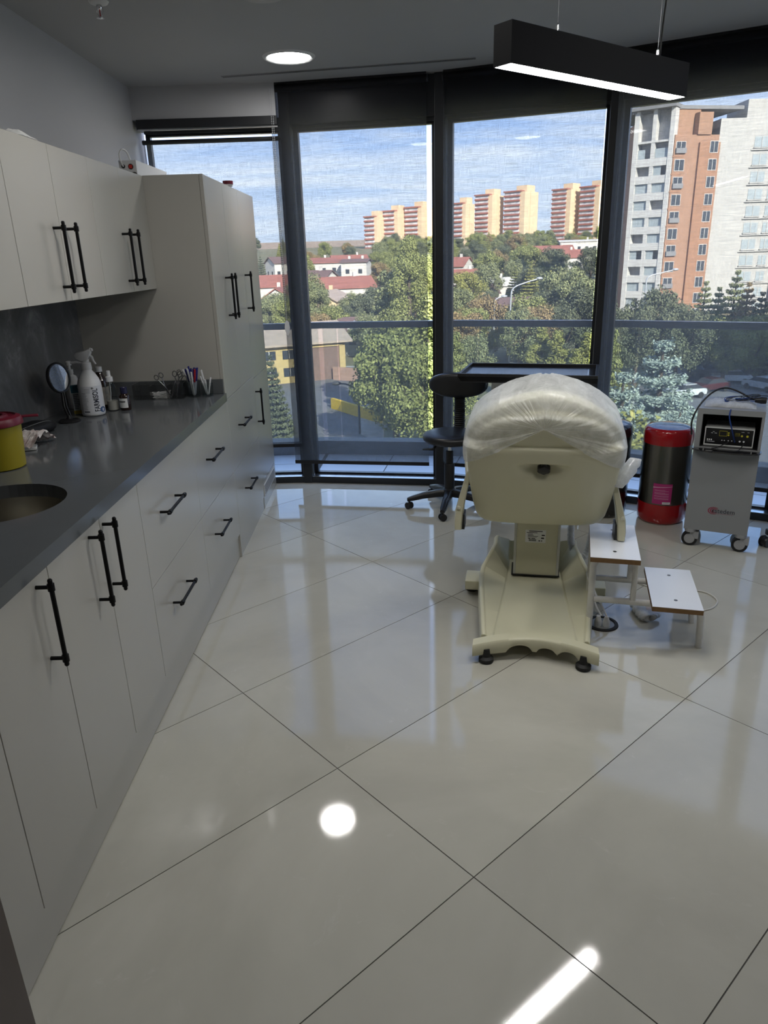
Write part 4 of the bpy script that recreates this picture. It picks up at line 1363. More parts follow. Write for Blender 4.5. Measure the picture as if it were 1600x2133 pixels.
# logo
lx, lz = oncart(1482, 1064)
Lx1, _ = oncart(1531, 1065)
q = text_mb('estedem', .040, extrude=.0004)
tw_ = max(p.x for p in q.v)
sc_ = (Lx1 - lx) / tw_
FXc = frame_mat((lx, -.0006, lz - .008), (sc_, 0, -.0), (0, 0, sc_ * 1.05), (0, -1, 0))
build(MB().add([FXc @ p for p in q.v], q.f), 'logo_lettering', mat('dark_logo', (.02, .018, .03), .4), cart, world=False)
sw = MB()
for k, (r1, r2) in enumerate(((.052, .028), (.041, .021), (.030, .0145))):
    path = []
    for i in range(17):
        a = math.radians(lerp(60, 285, i / 16))
        path.append((lx + .016 + r1 * .62 * math.cos(a) + .004 * k, lz + .002 + r2 * .72 * math.sin(a)))
    wv_ = [.0022 * math.sin(math.pi * (i + .6) / 17.2) + .0003 for i in range(17)]
    for i in range(16):
        (xa, za), (xb, zb_) = path[i], path[i + 1]
        dx, dz = xb - xa, zb_ - za
        l_ = math.hypot(dx, dz); nx_, nz_ = -dz / l_, dx / l_
        sw.add([(xa + nx_ * wv_[i], -.0007, za + nz_ * wv_[i]), (xa - nx_ * wv_[i], -.0007, za - nz_ * wv_[i]), (xb - nx_ * wv_[i + 1], -.0007, zb_ - nz_ * wv_[i + 1]), (xb + nx_ * wv_[i + 1], -.0007, zb_ + nz_ * wv_[i + 1])], [(0, 1, 2, 3)])
sw.add([(lx + .01, -.0007, lz - .014), (Lx1 - .004, -.0007, lz - .0125), (Lx1 - .004, -.0007, lz - .0118), (lx + .01, -.0007, lz - .0125)], [(0, 1, 2, 3)])
build(sw, 'logo_swoosh', mat('crimson_logo', (.28, .015, .05), .4), cart, world=False)
# controller standing in the niche
dx0, dzt = oncart(1470, 888, -.05); dx1, _ = oncart(1573, 897, -.05)
dzb = nz0 + .002
dev = thing('electrotherapy_unit', 'black-fronted controller with yellow markings and a pale frame inside the cart niche', 'device', tuple(cA + cu * (dx0 + dx1) / 2 - cn * .05), CARTROT)
DV = Matrix.Translation(Vector((cA.x, cA.y, 0))) @ Matrix.Rotation(CARTROT, 4, 'Z')
def devb(mb, nm, m, par=None, **k):
    return build(mb.xf(DV), nm, m, par or dev, **k)
dw, dh = dx1 - dx0, min(.135, dzt - dzb)
devb(MB().box(dx0, dx1, .055, .24, dzb, dzb + dh), 'case', mat('pale_device_case', (.62, .62, .60), .4), bevel=.003)
fm = MB()
for a_, b_, c_, d_ in ((0, 1, 0, .055), (0, 1, .945, 1), (0, .02, .055, .945), (.98, 1, .055, .945)):
    fm.box(dx0 + dw * a_, dx0 + dw * b_, .046, .055, dzb + dh * c_, dzb + dh * d_)
devb(fm, 'bezel', mat('white_bezel', (.72, .72, .70), .4))
pnl = devb(MB().box(dx0 + dw * .02, dx1 - dw * .02, .050, .0545, dzb + dh * .055, dzb + dh * .945), 'front_panel', mat('black_panel', (.008, .008, .009), .3))
M_yel = mat('yellow_print', (.55, .48, .03), .5)
ym_, wm_ = MB(), MB()
def pt(mb, u0, u1, v0, v1):
    mb.box(dx0 + dw * u0, dx0 + dw * u1, .0492, .0501, dzb + dh * v0, dzb + dh * v1)
for (u0, u1, v0, v1) in ((.30, .46, .80, .815), (.30, .46, .53, .545), (.30, .305, .545, .80), (.455, .46, .545, .80), (.62, .72, .73, .74), (.62, .72, .66, .67), (.62, .72, .59, .60), (.70, .705, .60, .73)):
    pt(ym_, u0, u1, v0, v1)
yb_ = MB()
for u, v, r in ((.49, .72, .018), (.49, .60, .018), (.76, .60, .022), (.87, .60, .024)):
    ring = MB().lathe([(0, 0), (r * dw, 0), (r * dw, .001), (0, .001)], 14)
    ring.xf(frame_mat((dx0 + dw * u, .0497, dzb + dh * v), (1, 0, 0), (0, 0, 1), (0, -1, 0)))
    yb_.add(ring.v, ring.f)
build(ym_.xf(DV), 'yellow_marks', M_yel, pnl)
build(yb_.xf(DV), 'yellow_buttons', M_yel, pnl)
wm_ = MB()
for (u0, u1, v0, v1) in ((.06, .085, .26, .34), (.10, .125, .26, .34), (.14, .165, .26, .34), (.06, .22, .19, .215), (.13, .17, .66, .68), (.16, .20, .74, .76), (.20, .25, .66, .68), (.74, .80, .80, .815), (.86, .90, .80, .815)):
    pt(wm_, u0, u1, v0, v1)
for u in (.37, .42, .50, .57, .63, .73, .81):
    r = .012 if u < .7 else .02
    ring = MB().lathe([(r * dw, 0), (r * dw, .0012), (r * dw * .6, .0012), (r * dw * .6, 0)], 14).xf(frame_mat((dx0 + dw * u, .0497, dzb + dh * .30), (1, 0, 0), (0, 0, 1), (0, -1, 0)))
    wm_.add(ring.v, ring.f)
build(MB().add([DV @ p for p in wm_.v], wm_.f), 'white_marks', M_wprint, pnl)
def cartw(x, y, z):
    return DV @ Vector((x, y, z))
# leads
M_blue = mat('blue_cable', (.015, .05, .22), .4)
tag(build(MB().tube(spline([cartw(oncart(1523, 850)[0], -.004, CT + .004), cartw(oncart(1520, 868)[0], -.012, oncart(1520, 868)[1]), cartw(oncart(1525, 895)[0], -.005, oncart(1525, 895)[1]), cartw(oncart(1530, 925)[0], .046, dzb + dh * .25)], 8), .0035, 8), 'signal_lead', M_blue, None, smooth=60), 'blue lead hanging from the top of the cart into the controller', 'cable')
tag(build(MB().tube(spline([cartw(dx0 + dw * .50, .047, dzb + dh * .2), cartw(dx0 + dw * .3, -.01, dzb - .002 + .006), cartw(dx0 + dw * .2, -.045, dzb + .002), cartw(dx0 + dw * .5, -.06, dzb + .001), cartw(dx0 + dw * .72, -.04, dzb + .002), cartw(dx0 + dw * .82, .047, dzb + dh * .2)], 8), .0028, 8), 'electrode_lead', M_black, None, smooth=60), 'black lead looping over the glass shelf of the cart', 'cable')
# things on top of the cart
def oncartd(px, py, off):
    d = ray(px, py); P = cA - cn * off
    return EYE + d * ((P - EYE).dot(cn) / d.dot(cn))
mc = [oncartd(1441, 905, -.02), oncartd(1441, 880, -.015), oncartd(1450, 856, .0), oncartd(1468, 832, .05), oncartd(1490, 814, .10), oncartd(1512, 808, .14), oncartd(1535, 814, .15), oncartd(1560, 827, .14), oncartd(1573, 833, .13)]
pc = thing('mains_cable', 'thick black mains cable with a plug lying on the cart and hanging over its side', 'cable', tuple(mc[-1]))
build(MB().tube(spline(mc, 8), .0048, 8), 'cord', M_black, pc, smooth=60)
pe = mc[-1]
build(MB().cyl(pe, pe + cu * .03, .013, .019, n=16).cyl(pe + cu * .03, pe + cu * .055, .019, .018, n=16), 'plug', M_black, pc, smooth=40)
for s in (-1, 1):
    build(MB().cyl(pe + cu * .055 - cn * .007 * s, pe + cu * .072 - cn * .007 * s, .0024, n=8), 'pin', M_chrome, pc, smooth=40)
bg_ = MB()
c0 = oncartd(1524, 847, .12); 
gx = []
for i in range(16):
    row = []
    for j in range(24):
        u, v = j / 23 - .5, i / 15 - .5
        hgt = .022 * max(0, 1 - (2 * abs(u)) ** 4) * max(0, 1 - (2 * abs(v)) ** 4)
        p = cartw(CW * .47 + u * .25, .13 + v * .17, CT + .002 + hgt * (1 + .5 * noise.noise(Vector((u * 14, v * 14, .3)))) + .008 * abs(noise.noise(Vector((u * 30, v * 9, 2)))) * (1 if hgt > .002 else 0))
        row.append(p)
    gx.append(row)
pk = thing('plastic_packet', 'crinkled clear plastic packet lying on top of the device cart', 'packet', tuple(cartw(CW * .47, .13, CT)))
build(MB().grid(gx), 'film', film_mat('packet_film', .6, .15), pk, smooth=180)
build(MB().box(CW * .47 - .10, CW * .47 + .10, .07, .19, CT + .001, CT + .012).xf(DV), 'contents', mat('pale_blue_contents', (.38, .42, .52), .5), pk, bevel=.004)
random.seed(11)
for k in range(4):
    P = []
    for i in range(9):
        a = i * 1.25 + k
        P.append(cartw(CW * .62 + .07 * math.cos(a) + .012 * k + .01 * i - .04, .14 + .045 * math.sin(a * 1.3), CT + .03 + .012 * math.sin(a * .9 + k) + .005 * k))
    tag(build(MB().tube(spline(P, 7), .0022, 6), 'coiled_lead', M_blue if k < 2 else M_black, None, smooth=60), ('thin blue lead' if k < 2 else 'thin black lead') + ' tangled on the packet on top of the cart', 'cable', 'tangled leads on the device cart')
# black castor stand at the right edge
rs_ = onz(1590, 1140, 0)
st = thing('rolling_stand', 'black castor foot of a rolling stand cut by the right edge', 'stand', (rs_.x + .29, rs_.y - .02, 0))
caster(st, (rs_.x + .012, rs_.y + .01), .5, r=.033, w=.014)
for k in range(5):
    a = math.radians(172 + 72 * k)
    d = Vector((math.cos(a), math.sin(a), 0)); pnn = Vector((-d.y, d.x, 0))
    c0 = Vector((rs_.x + .29, rs_.y - .02, 0))
    build(MB().loft([[c0 + d * u + pnn * w * x + Vector((0, 0, z + .016 * y)) for x, y in ((-1, -1), (1, -1), (1, 1), (-1, 1))] for u, z, w in ((.01, .11, .022), (.28, .085, .014))]), 'base_arm', M_black, st, bevel=.003)
    if k: caster(st, c0 + d * .27, a, r=.033, w=.014)
build(MB().cyl((rs_.x + .29, rs_.y - .02, .09), (rs_.x + .29, rs_.y - .02, 1.1), .016, n=16), 'pole', M_chrome, st, smooth=40)
# ================================================================== THINGS ON THE WORKTOP
ZW = .945
M_wplast = mat('white_bottle_plastic', (.70, .70, .70), .35)
M_clear = glass('clear_plastic', (.88, .90, .90), fres=1.35)
# yellow sharps container with red lid
sx, sy = -1.355, 2.385
t = thing('sharps_container', 'yellow sharps container with a dark red lid at the left edge beside the sink', 'container', (sx, sy, ZW))
build(MB().lathe([(.070, ZW + .0005), (.076, ZW + .004), (.085, ZW + .15), (.087, ZW + .152), (.087, ZW + .158), (.0, ZW + .158)], 48, (sx, sy, 0)), 'tub', mat('yellow_plastic', (.30, .245, .012), .4, var=.03), t, smooth=40)
M_dred = mat('dark_red_plastic', (.13, .005, .018), .35)
lid = build(MB().lathe([(.090, ZW + .150), (.094, ZW + .152), (.093, ZW + .166), (.088, ZW + .176), (.074, ZW + .182), (.072, ZW + .176), (.05, ZW + .176), (.048, ZW + .184), (.034, ZW + .184), (.032, ZW + .172), (0, ZW + .172)], 48, (sx, sy, 0)), 'lid', M_dred, t, smooth=40)
build(MB().lathe([(0, ZW + .1725), (.031, ZW + .1725), (.031, ZW + .174), (0, ZW + .174)], 24, (sx, sy, 0)), 'opening', M_black, lid)
build(MB().obox((sx + .088, sy + .055, ZW + .168), (.035, .02, -.002), (-.006, .012, 0), (0, 0, .003)), 'lid_tab', M_dred, lid, bevel=.002)
# crumpled paper wrapper with printed flowers
wx, wy = -1.40, 2.66
t = thing('paper_wrapper', 'crumpled white paper wrapper with a brown and yellow print beside the yellow container', 'wrapper', (wx, wy, ZW))
M_paper = mat('printed_paper', (.66, .63, .60), .6, col2=(.30, .20, .18), vscale=32, detail=3)
rows_ = []
for i in range(15):
    row = []
    for j in range(18):
        u, v = j / 17, i / 14
        nz_ = noise.noise(Vector((u * 5, v * 5, .2)))
        nz2 = noise.noise(Vector((u * 11, v * 11, 3.2)))
        z = .004 + .055 * max(0, math.sin(v * 3.0)) * (.55 + .45 * math.sin(u * 3.1)) + .022 * nz_ + .012 * nz2 + (.035 * max(0, u - .6) * (1 - v) * 2)
        row.append((wx - .055 + .12 * u + .012 * nz2, wy - .09 + .17 * v + .012 * nz_ + .03 * u, ZW + max(.002, z)))
    rows_.append(row)
build(MB().grid(rows_), 'paper', M_paper, t, solid=.0006)
build(MB().obox((wx - .01, wy - .035, ZW + .006), (.055, .02, 0), (-.012, .03, 0), (0, 0, .004)), 'folded_edge', mat('white_paper', (.72, .72, .70), .6), t)
# black pouch
bx, by = -1.475, 2.83
t = thing('cosmetic_pouch', 'black zipped pouch lying on the worktop before the mirror', 'pouch', (bx, by, ZW))
rg = []
for i in range(17):
    u = -1 + 2 * i / 16
    k_ = max(.04, (1 - abs(u) ** 3.2)) ** .5
    cx, cy = bx + .05 * u * .55, by + .145 * u
    rg.append([(cx + .055 * k_ * math.cos(a) * (1 + .12 * noise.noise(Vector((u * 3, math.cos(a) * 2, 1)))), cy + .01 * math.cos(a), ZW + .030 * k_ + .030 * k_ * math.sin(a) * (1 + .25 * noise.noise(Vector((u * 4, 2, math.sin(a) * 2))))) for a in [2 * math.pi * k / 22 for k in range(22)]])
build(MB().loft(rg), 'bag', mat('black_fabric', (.012, .012, .013), .6, bump=.1, bscale=160), t, smooth=180)
zp = MB()
for i in range(34):
    u = -.75 + 1.5 * i / 33
    k_ = max(.04, (1 - abs(u) ** 3.2)) ** .5
    zp.box(bx + .05 * u * .55 + .036 * k_ - .002, bx + .05 * u * .55 + .036 * k_ + .002, by + .145 * u - .0015, by + .145 * u + .0015, ZW + .030 * k_ + .024 * k_, ZW + .030 * k_ + .0262 * k_)
build(zp, 'zip_teeth', mat('silver_print', (.35, .35, .35), .4), t)
# round table mirror
mx0, my0 = -1.43, 3.125
t = thing('table_mirror', 'round black table mirror on a stand before the backsplash', 'mirror', (mx0, my0, ZW))
build(MB().lathe([(.046, ZW), (.048, ZW + .004), (.042, ZW + .009), (.012, ZW + .014), (.008, ZW + .03)], 40, (mx0, my0, 0)), 'foot', M_black, t, smooth=40)
mc_ = ony(122, 787, 3.15)
build(MB().tube([(mx0, my0, ZW + .012), (lerp(mx0, mc_.x, .5), my0, ZW + .07), (mc_.x + .004, mc_.y, mc_.z - .062)], .0065, 10).tube([(mx0 + .012, my0, ZW + .012), (lerp(mx0, mc_.x, .5) + .011, my0, ZW + .07), (mc_.x + .012, mc_.y, mc_.z - .062)], .004, 8), 'stem', M_black, t, smooth=60)
nrm = Vector((.94, -.30, .12)).normalized()
ax1 = Vector((0, 0, 1)).cross(nrm).normalized(); ax2 = nrm.cross(ax1)
def disc(c, r, h0, h1, n=48):
    return MB().lathe([(0, h0), (r, h0), (r, h1), (0, h1)], n).xf(frame_mat(c, ax1, ax2, nrm))
rim = MB().lathe([(.0, -.010), (.061, -.010), (.067, -.006), (.068, .004), (.065, .008), (.059, .007), (.059, .001), (0, .001)], 48).xf(frame_mat(mc_, ax1, ax2, nrm))
build(rim, 'frame', M_black, t, smooth=40)
build(disc(mc_, .0588, .0015, .003), 'mirror_glass', mat('mirror_silver', (.92, .93, .94), .01, metal=1.0), t, smooth=30)
# FARMiSOL spray bottle
fx, fy = -1.372, 3.262
t = thing('spray_bottle', 'white trigger spray bottle with the lettering FARMiSOL running up its side', 'bottle', (fx, fy, ZW))
BR = .0385
body = [(.030, 0), (.036, .003), (BR, .010), (BR, .118), (.0375, .132), (.033, .150), (.024, .170), (.0165, .182), (.0145, .190)]
build(MB().lathe([(r, ZW + z) for r, z in body], 48, (fx, fy, 0)), 'body', M_wplast, t, smooth=50)
build(MB().lathe([(.0165, ZW + .188), (.0172, ZW + .190), (.0165, ZW + .214), (.013, ZW + .217)], 28, (fx, fy, 0)), 'collar', M_wplast, t, smooth=30)
# trigger head pointing to the right of the picture
hd_ = []
for u, z0, z1, w in ((-.030, .236, .252, .010), (-.022, .229, .258, .014), (-.008, .222, .262, .0155), (.008, .222, .266, .015), (.018, .240, .271, .011), (.023, .254, .273, .008)):
    hd_.append([(fx + u, fy - w, ZW + z0 + .002), (fx + u, fy - w * .5, ZW + z0), (fx + u, fy + w * .5, ZW + z0), (fx + u, fy + w, ZW + z0 + .002), (fx + u, fy + w, ZW + z1 - .004), (fx + u, fy + w * .5, ZW + z1), (fx + u, fy - w * .5, ZW + z1), (fx + u, fy - w, ZW + z1 - .004)])
build(MB().loft(hd_).cyl((fx, fy, ZW + .214), (fx, fy, ZW + .228), .0125, n=20), 'spray_head', mat('frosted_white_plastic', (.6, .6, .6), .25), t, smooth=50)
build(MB().tube([(fx + .014, fy, ZW + .246), (fx + .024, fy, ZW + .236), (fx + .026, fy, ZW + .222), (fx + .033, fy, ZW + .208)], [.005, .005, .004, .003], 8), 'trigger', mat('frosted_white_plastic', (.6, .6, .6), .25), t, smooth=60)
build(MB().cyl((fx + .02, fy, ZW + .264), (fx + .029, fy, ZW + .266), .006, n=12), 'nozzle', M_wplast, t, smooth=40)
# wrapped print: s across (metres on the surface), z up; angle 0 faces the camera
A0 = math.atan2(EYE.y - fy, EYE.x - fx)
def wrap(mb, r=BR + .0004, z0=ZW):
    return MB().add([(fx + (r + p.z) * math.cos(A0 + p.x / BR), fy + (r + p.z) * math.sin(A0 + p.x / BR), z0 + p.y) for p in mb.v], mb.f)
q = text_mb('FARMiSOL', .026, extrude=.0002, bold=.0003)
wid = max(p.x for p in q.v)
k_ = .094 / wid
q.v = [Vector((-(p.y * .95) + .022, p.x * k_ + .020, p.z)) for p in q.v]      # runs upward
lab_ = MB().grid([[Vector((lerp(-.034, .040, j / 16), z, 0)) for j in range(17)] for z in (.012, .124)])
lb_ = build(wrap(lab_, BR + .0002), 'label', mat('bottle_label', (.62, .63, .66), .4), t, smooth=180)
build(wrap(q, BR + .0013), 'brand_lettering', mat('navy_print', (.015, .016, .03), .4), lb_)
q = text_mb('®', .011, extrude=.0002)
q.v = [Vector((p.x + .002, p.y + .112, p.z)) for p in q.v]
build(wrap(q, BR + .0008), 'registered_mark', M_ink, lb_)
lo = MB().lathe([(0, 0), (.0115, 0), (.0115, .0003), (0, .0003)], 28)
lo.v = [Vector((p.x + .034, p.y + .026, p.z)) for p in lo.v]
build(wrap(lo, BR + .0009), 'round_emblem', mat('blue_emblem', (.03, .08, .20), .4), lb_)
lo = MB()
for a, b, c, d in ((.028, .041, .026, .028), (.0335, .0355, .018, .034), (.029, .039, .021, .0225)):
    lo.grid([[Vector((lerp(a, b, j / 4), z, .0002)) for j in range(5)] for z in (c, d)])
build(wrap(lo, BR + .0012), 'emblem_lines', M_wprint, lb_)
pr3 = MB()
random.seed(4)
for k in range(13):
    z = .030 + k * .0056
    w_ = random.uniform(.006, .011)
    pr3.grid([[Vector((lerp(-.031, -.031 + w_ * 1.9, j / 5), zz_, 0)) for j in range(6)] for zz_ in (z, z + .0013)])
for k in range(4):
    z = .098 + k * .005
    pr3.grid([[Vector((lerp(-.02, -.002, j / 5), zz_, 0)) for j in range(6)] for zz_ in (z, z + .001)])
pr3.grid([[Vector((lerp(-.031, -.012, j / 5), zz_, 0)) for j in range(6)] for zz_ in (.018, .024)])
build(wrap(pr3), 'small_print', mat('grey_print', (.12, .12, .14), .5), lb_)
t.scale = (1.36, 1.36, 1.12)
# white pump bottle behind the mirror
px_, py_ = -1.530, 3.44
t = thing('pump_bottle', 'white pump dispenser bottle standing behind the mirror', 'bottle', (px_, py_, ZW))
build(MB().lathe([(.030, ZW), (.034, ZW + .004), (.034, ZW + .13), (.026, ZW + .155), (.013, ZW + .163), (.013, ZW + .17)], 36, (px_, py_, 0)), 'body', M_wplast, t, smooth=50)
build(MB().lathe([(.015, ZW + .168), (.015, ZW + .188), (.006, ZW + .19), (.006, ZW + .21)], 24, (px_, py_, 0)), 'collar', M_wplast, t, smooth=30)
build(MB().lathe([(.014, ZW + .208), (.014, ZW + .224), (.008, ZW + .228)], 20, (px_, py_, 0)).tube([(px_, py_, ZW + .218), (px_ + .045, py_ - .01, ZW + .222), (px_ + .075, py_ - .016, ZW + .216)], [.007, .006, .004], 8), 'pump_head', M_wplast, t, smooth=50)
# second white bottle, half hidden
px_, py_ = -1.47, 3.50
t = thing('capped_bottle', 'white capped bottle half hidden behind the spray bottle', 'bottle', (px_, py_, ZW))
build(MB().lathe([(.030, ZW), (.034, ZW + .004), (.034, ZW + .14), (.02, ZW + .162), (.014, ZW + .168)], 36, (px_, py_, 0)), 'body', mat('grey_white_plastic', (.45, .45, .45), .4), t, smooth=50)
build(MB().lathe([(.017, ZW + .166), (.017, ZW + .19), (.015, ZW + .192)], 24, (px_, py_, 0)), 'cap', M_wplast, t, smooth=30)
# flat carton leaning by the spray bottle
t = thing('product_carton', 'small blue and yellow printed carton left of the spray bottle', 'carton', (-1.455, 3.292, ZW), .45)
build(MB().box(-.016, .016, -.011, .011, 0, .098), 'carton', mat('white_carton', (.42, .45, .46), .5), t, world=False, bevel=.0008)
build(MB().box(-.0165, .0165, -.0115, .0115, .074, .0985), 'blue_band', mat('teal_print', (.02, .12, .17), .5), t, world=False)
build(MB().box(-.0165, .0165, -.0115, .0115, .002, .014), 'yellow_band', mat('ochre_print', (.42, .33, .04), .5), t, world=False)
tl_ = MB()
for k in range(9):
    tl_.box(-.012, -.012 + random.uniform(.012, .024), -.0118, -.0112, .02 + k * .0058, .0225 + k * .0058)
build(tl_, 'print_lines', mat('grey_print', (.12, .12, .14), .5), t, world=False)
t.scale = (1.2, 1.2, 1.37)
# brown bottle with white cap
px_, py_ = -1.385, 3.425
t = thing('brown_bottle', 'dark brown bottle with a white cap and pale label behind the spray bottle', 'bottle', (px_, py_, ZW))
M_brownglass = mat('dark_brown_glass', (.022, .010, .007), .12, coat=.5)
build(MB().lathe([(.031, ZW), (.034, ZW + .004), (.034, ZW + .115), (.028, ZW + .14), (.017, ZW + .165), (.014, ZW + .178)], 36, (px_, py_, 0)), 'body', M_brownglass, t, smooth=50)
build(MB().lathe([(.0165, ZW + .176), (.0165, ZW + .198), (.014, ZW + .2)], 28, (px_, py_, 0)), 'cap', M_wplast, t, smooth=30)
build(MB().grid([[(px_ + .0345 * math.cos(a), py_ + .0345 * math.sin(a), z) for a in [math.radians(lerp(-160, 20, j / 16)) for j in range(17)]] for z in (ZW + .02, ZW + .105)]), 'label', mat('beige_label', (.40, .34, .27), .5, col2=(.24, .22, .2), vscale=60), t, smooth=180)
# clear pump mist bottle
px_, py_ = -1.316, 3.362
t = thing('mist_bottle', 'clear plastic mist bottle with a white nozzle', 'bottle', (px_, py_, ZW))
build(MB().lathe([(.0, ZW + .001), (.021, ZW + .001), (.0225, ZW + .004), (.0225, ZW + .07), (.019, ZW + .085), (.011, ZW + .097), (.010, ZW + .105)], 32, (px_, py_, 0)), 'body', M_clear, t, smooth=50)
build(MB().lathe([(.0, ZW + .0025), (.0205, ZW + .003), (.0205, ZW + .034), (0, ZW + .034)], 28, (px_, py_, 0)), 'liquid', mat('cloudy_liquid', (.42, .40, .36), .2), t, smooth=40)
build(MB().lathe([(.0135, ZW + .101), (.0135, ZW + .117), (.0075, ZW + .119), (.0075, ZW + .136), (.006, ZW + .138)], 24, (px_, py_, 0)), 'nozzle', M_wplast, t, smooth=30)
build(MB().tube([(px_, py_, ZW + .1), (px_ - .002, py_, ZW + .06), (px_ - .012, py_ + .004, ZW + .006)], .0018, 6), 'dip_tube', M_wplast, t, smooth=60)
t.scale = (1.2, 1.2, 1.36)
# small dark bottle
px_, py_ = -1.256, 3.362
t = thing('small_bottle', 'small dark glass bottle with a dark blue cap and white label', 'bottle', (px_, py_, ZW))
build(MB().lathe([(.020, ZW), (.0225, ZW + .003), (.0225, ZW + .048), (.016, ZW + .056), (.012, ZW + .060)], 32, (px_, py_, 0)), 'body', M_brownglass, t, smooth=50)
build(MB().lathe([(.0145, ZW + .058), (.0145, ZW + .078), (.013, ZW + .080)], 24, (px_, py_, 0)), 'cap', mat('navy_cap', (.02, .02, .06), .4), t, smooth=30)
lb_ = build(MB().grid([[(px_ + .0229 * math.cos(a), py_ + .0229 * math.sin(a), z) for a in [math.radians(lerp(-165, -45, j / 12)) for j in range(13)]] for z in (ZW + .010, ZW + .042)]), 'label', mat('white_paper', (.72, .72, .70), .6), t, smooth=180)
build(MB().grid([[(px_ + .0232 * math.cos(a), py_ + .0232 * math.sin(a), z) for a in [math.radians(lerp(-150, -70, j / 12)) for j in range(13)]] for z in (ZW + .029, ZW + .033)]), 'label_print', M_ink, lb_, smooth=180)
t.scale = (1.12, 1.12, 1.37)

# ---- clear acrylic organiser against the tall cabinet
OX0, OX1, OY0, OY1, OH = -1.30, -1.045, 3.60, 3.715, .078
org = thing('acrylic_organiser', 'dark clear acrylic organiser tray with dividers at the end of the worktop', 'organiser', ((OX0 + OX1) / 2, (OY0 + OY1) / 2, ZW))
M_acr = glass('smoky_acrylic', (.92, .92, .92), fres=1.3)
build(MB().box(OX0, OX1, OY0, OY1, ZW + .0005, ZW + .0035), 'tray_floor', M_acr, org)
for q in ((OX0, OX1, OY0, OY0 + .003), (OX0, OX1, OY1 - .003, OY1), (OX0, OX0 + .003, OY0 + .003, OY1 - .003), (OX1 - .003, OX1, OY0 + .003, OY1 - .003)):
    build(MB().box(*q, ZW + .0035, ZW + OH), 'side_wall', M_acr, org)
for dx in (.085, .17):
    build(MB().box(OX0 + dx, OX0 + dx + .003, OY0 + .003, OY1 - .003, ZW + .0035, ZW + OH - .01), 'divider', M_acr, org)
# cotton swabs
M_cot = mat('white_cotton', (.78, .78, .77), .9)
random.seed(5)
L_ = .072
sm = MB().tube([(-L_ / 2, 0, 0), (L_ / 2, 0, 0)], .0012, 6)
for s_ in (-1, 1):
    sm.sphere((s_ * (L_ / 2 - .004), 0, 0), .0028, 8, 6, 2.0, 1, 1)
first = None
for k in range(22):
    lay = k // 5
    loc = (OX0 + .128 + random.uniform(-.006, .006), OY0 + .022 + (k % 5) * .018 + random.uniform(-.003, .003), ZW + .007 + lay * .0062)
    if first is None:
        o = build(sm, 'cotton_swab', M_cot, None, smooth=60); first = o
    else:
        o = first.copy(); COL.objects.link(o)
    o.location = loc
    o.rotation_euler = (0, random.uniform(-.12, .12), random.uniform(-.35, .35))
    tag(o, 'white cotton swab in the middle compartment of the acrylic organiser', 'cotton swab', 'cotton swabs in the organiser')
# scissors and tweezers standing in the right compartment
M_inst = mat('surgical_steel', (.42, .42, .43), .22, metal=1.0)
def scissors(loc, rx, ry, rz, label, h=.135, ring=.0125):
    t = thing('scissors', label, 'scissors', loc)
    t.rotation_euler = (rx, ry, rz)
    WM[t.name] = Matrix.LocRotScale(Vector(loc), t.rotation_euler, None)
    for s in (-1, 1):
        b = MB().tube([(s * .001, 0, 0), (s * -.002, 0, h * .42), (s * .006, 0, h * .72), (s * .012, 0, h - ring)], [.0012, .0035, .0028, .0026], 8)
        b.tube([(s * (.012 + .001) + ring * .8 * math.cos(a), 0, h + ring * math.sin(a)) for a in [2 * math.pi * k / 18 for k in range(18)]], .0024, 6, closed=True)
        build(b, 'blade', M_inst, t, smooth=60, world=False)
    build(MB().cyl((0, -.004, h * .42), (0, .004, h * .42), .0036, n=12), 'pivot', M_inst, t, smooth=40, world=False)
scissors((OX0 + .185, OY0 + .03, ZW + .006), 0, -.42, .2, 'steel scissors leaning left in the right compartment of the organiser', .12)
scissors((OX0 + .212, OY0 + .05, ZW + .006), .0, .10, .0, 'steel scissors standing upright in the right compartment of the organiser', .115, .014)
scissors((OX0 + .198, OY0 + .075, ZW + .006), -.1, .32, .1, 'steel scissors leaning right towards the pens', .12)
tw2 = thing('tweezers', 'slim steel tweezers leaning across the scissors', 'tweezers', (OX0 + .19, OY0 + .02, ZW + .005))
for s in (-1, 1):
    build(MB().tube([(OX0 + .19 + s * .001, OY0 + .02, ZW + .005), (OX0 + .205 + s * .004, OY0 + .024, ZW + .05), (OX0 + .222, OY0 + .028, ZW + .10)], [.0012, .0025, .0018], 6), 'arm', M_inst, tw2, smooth=60)
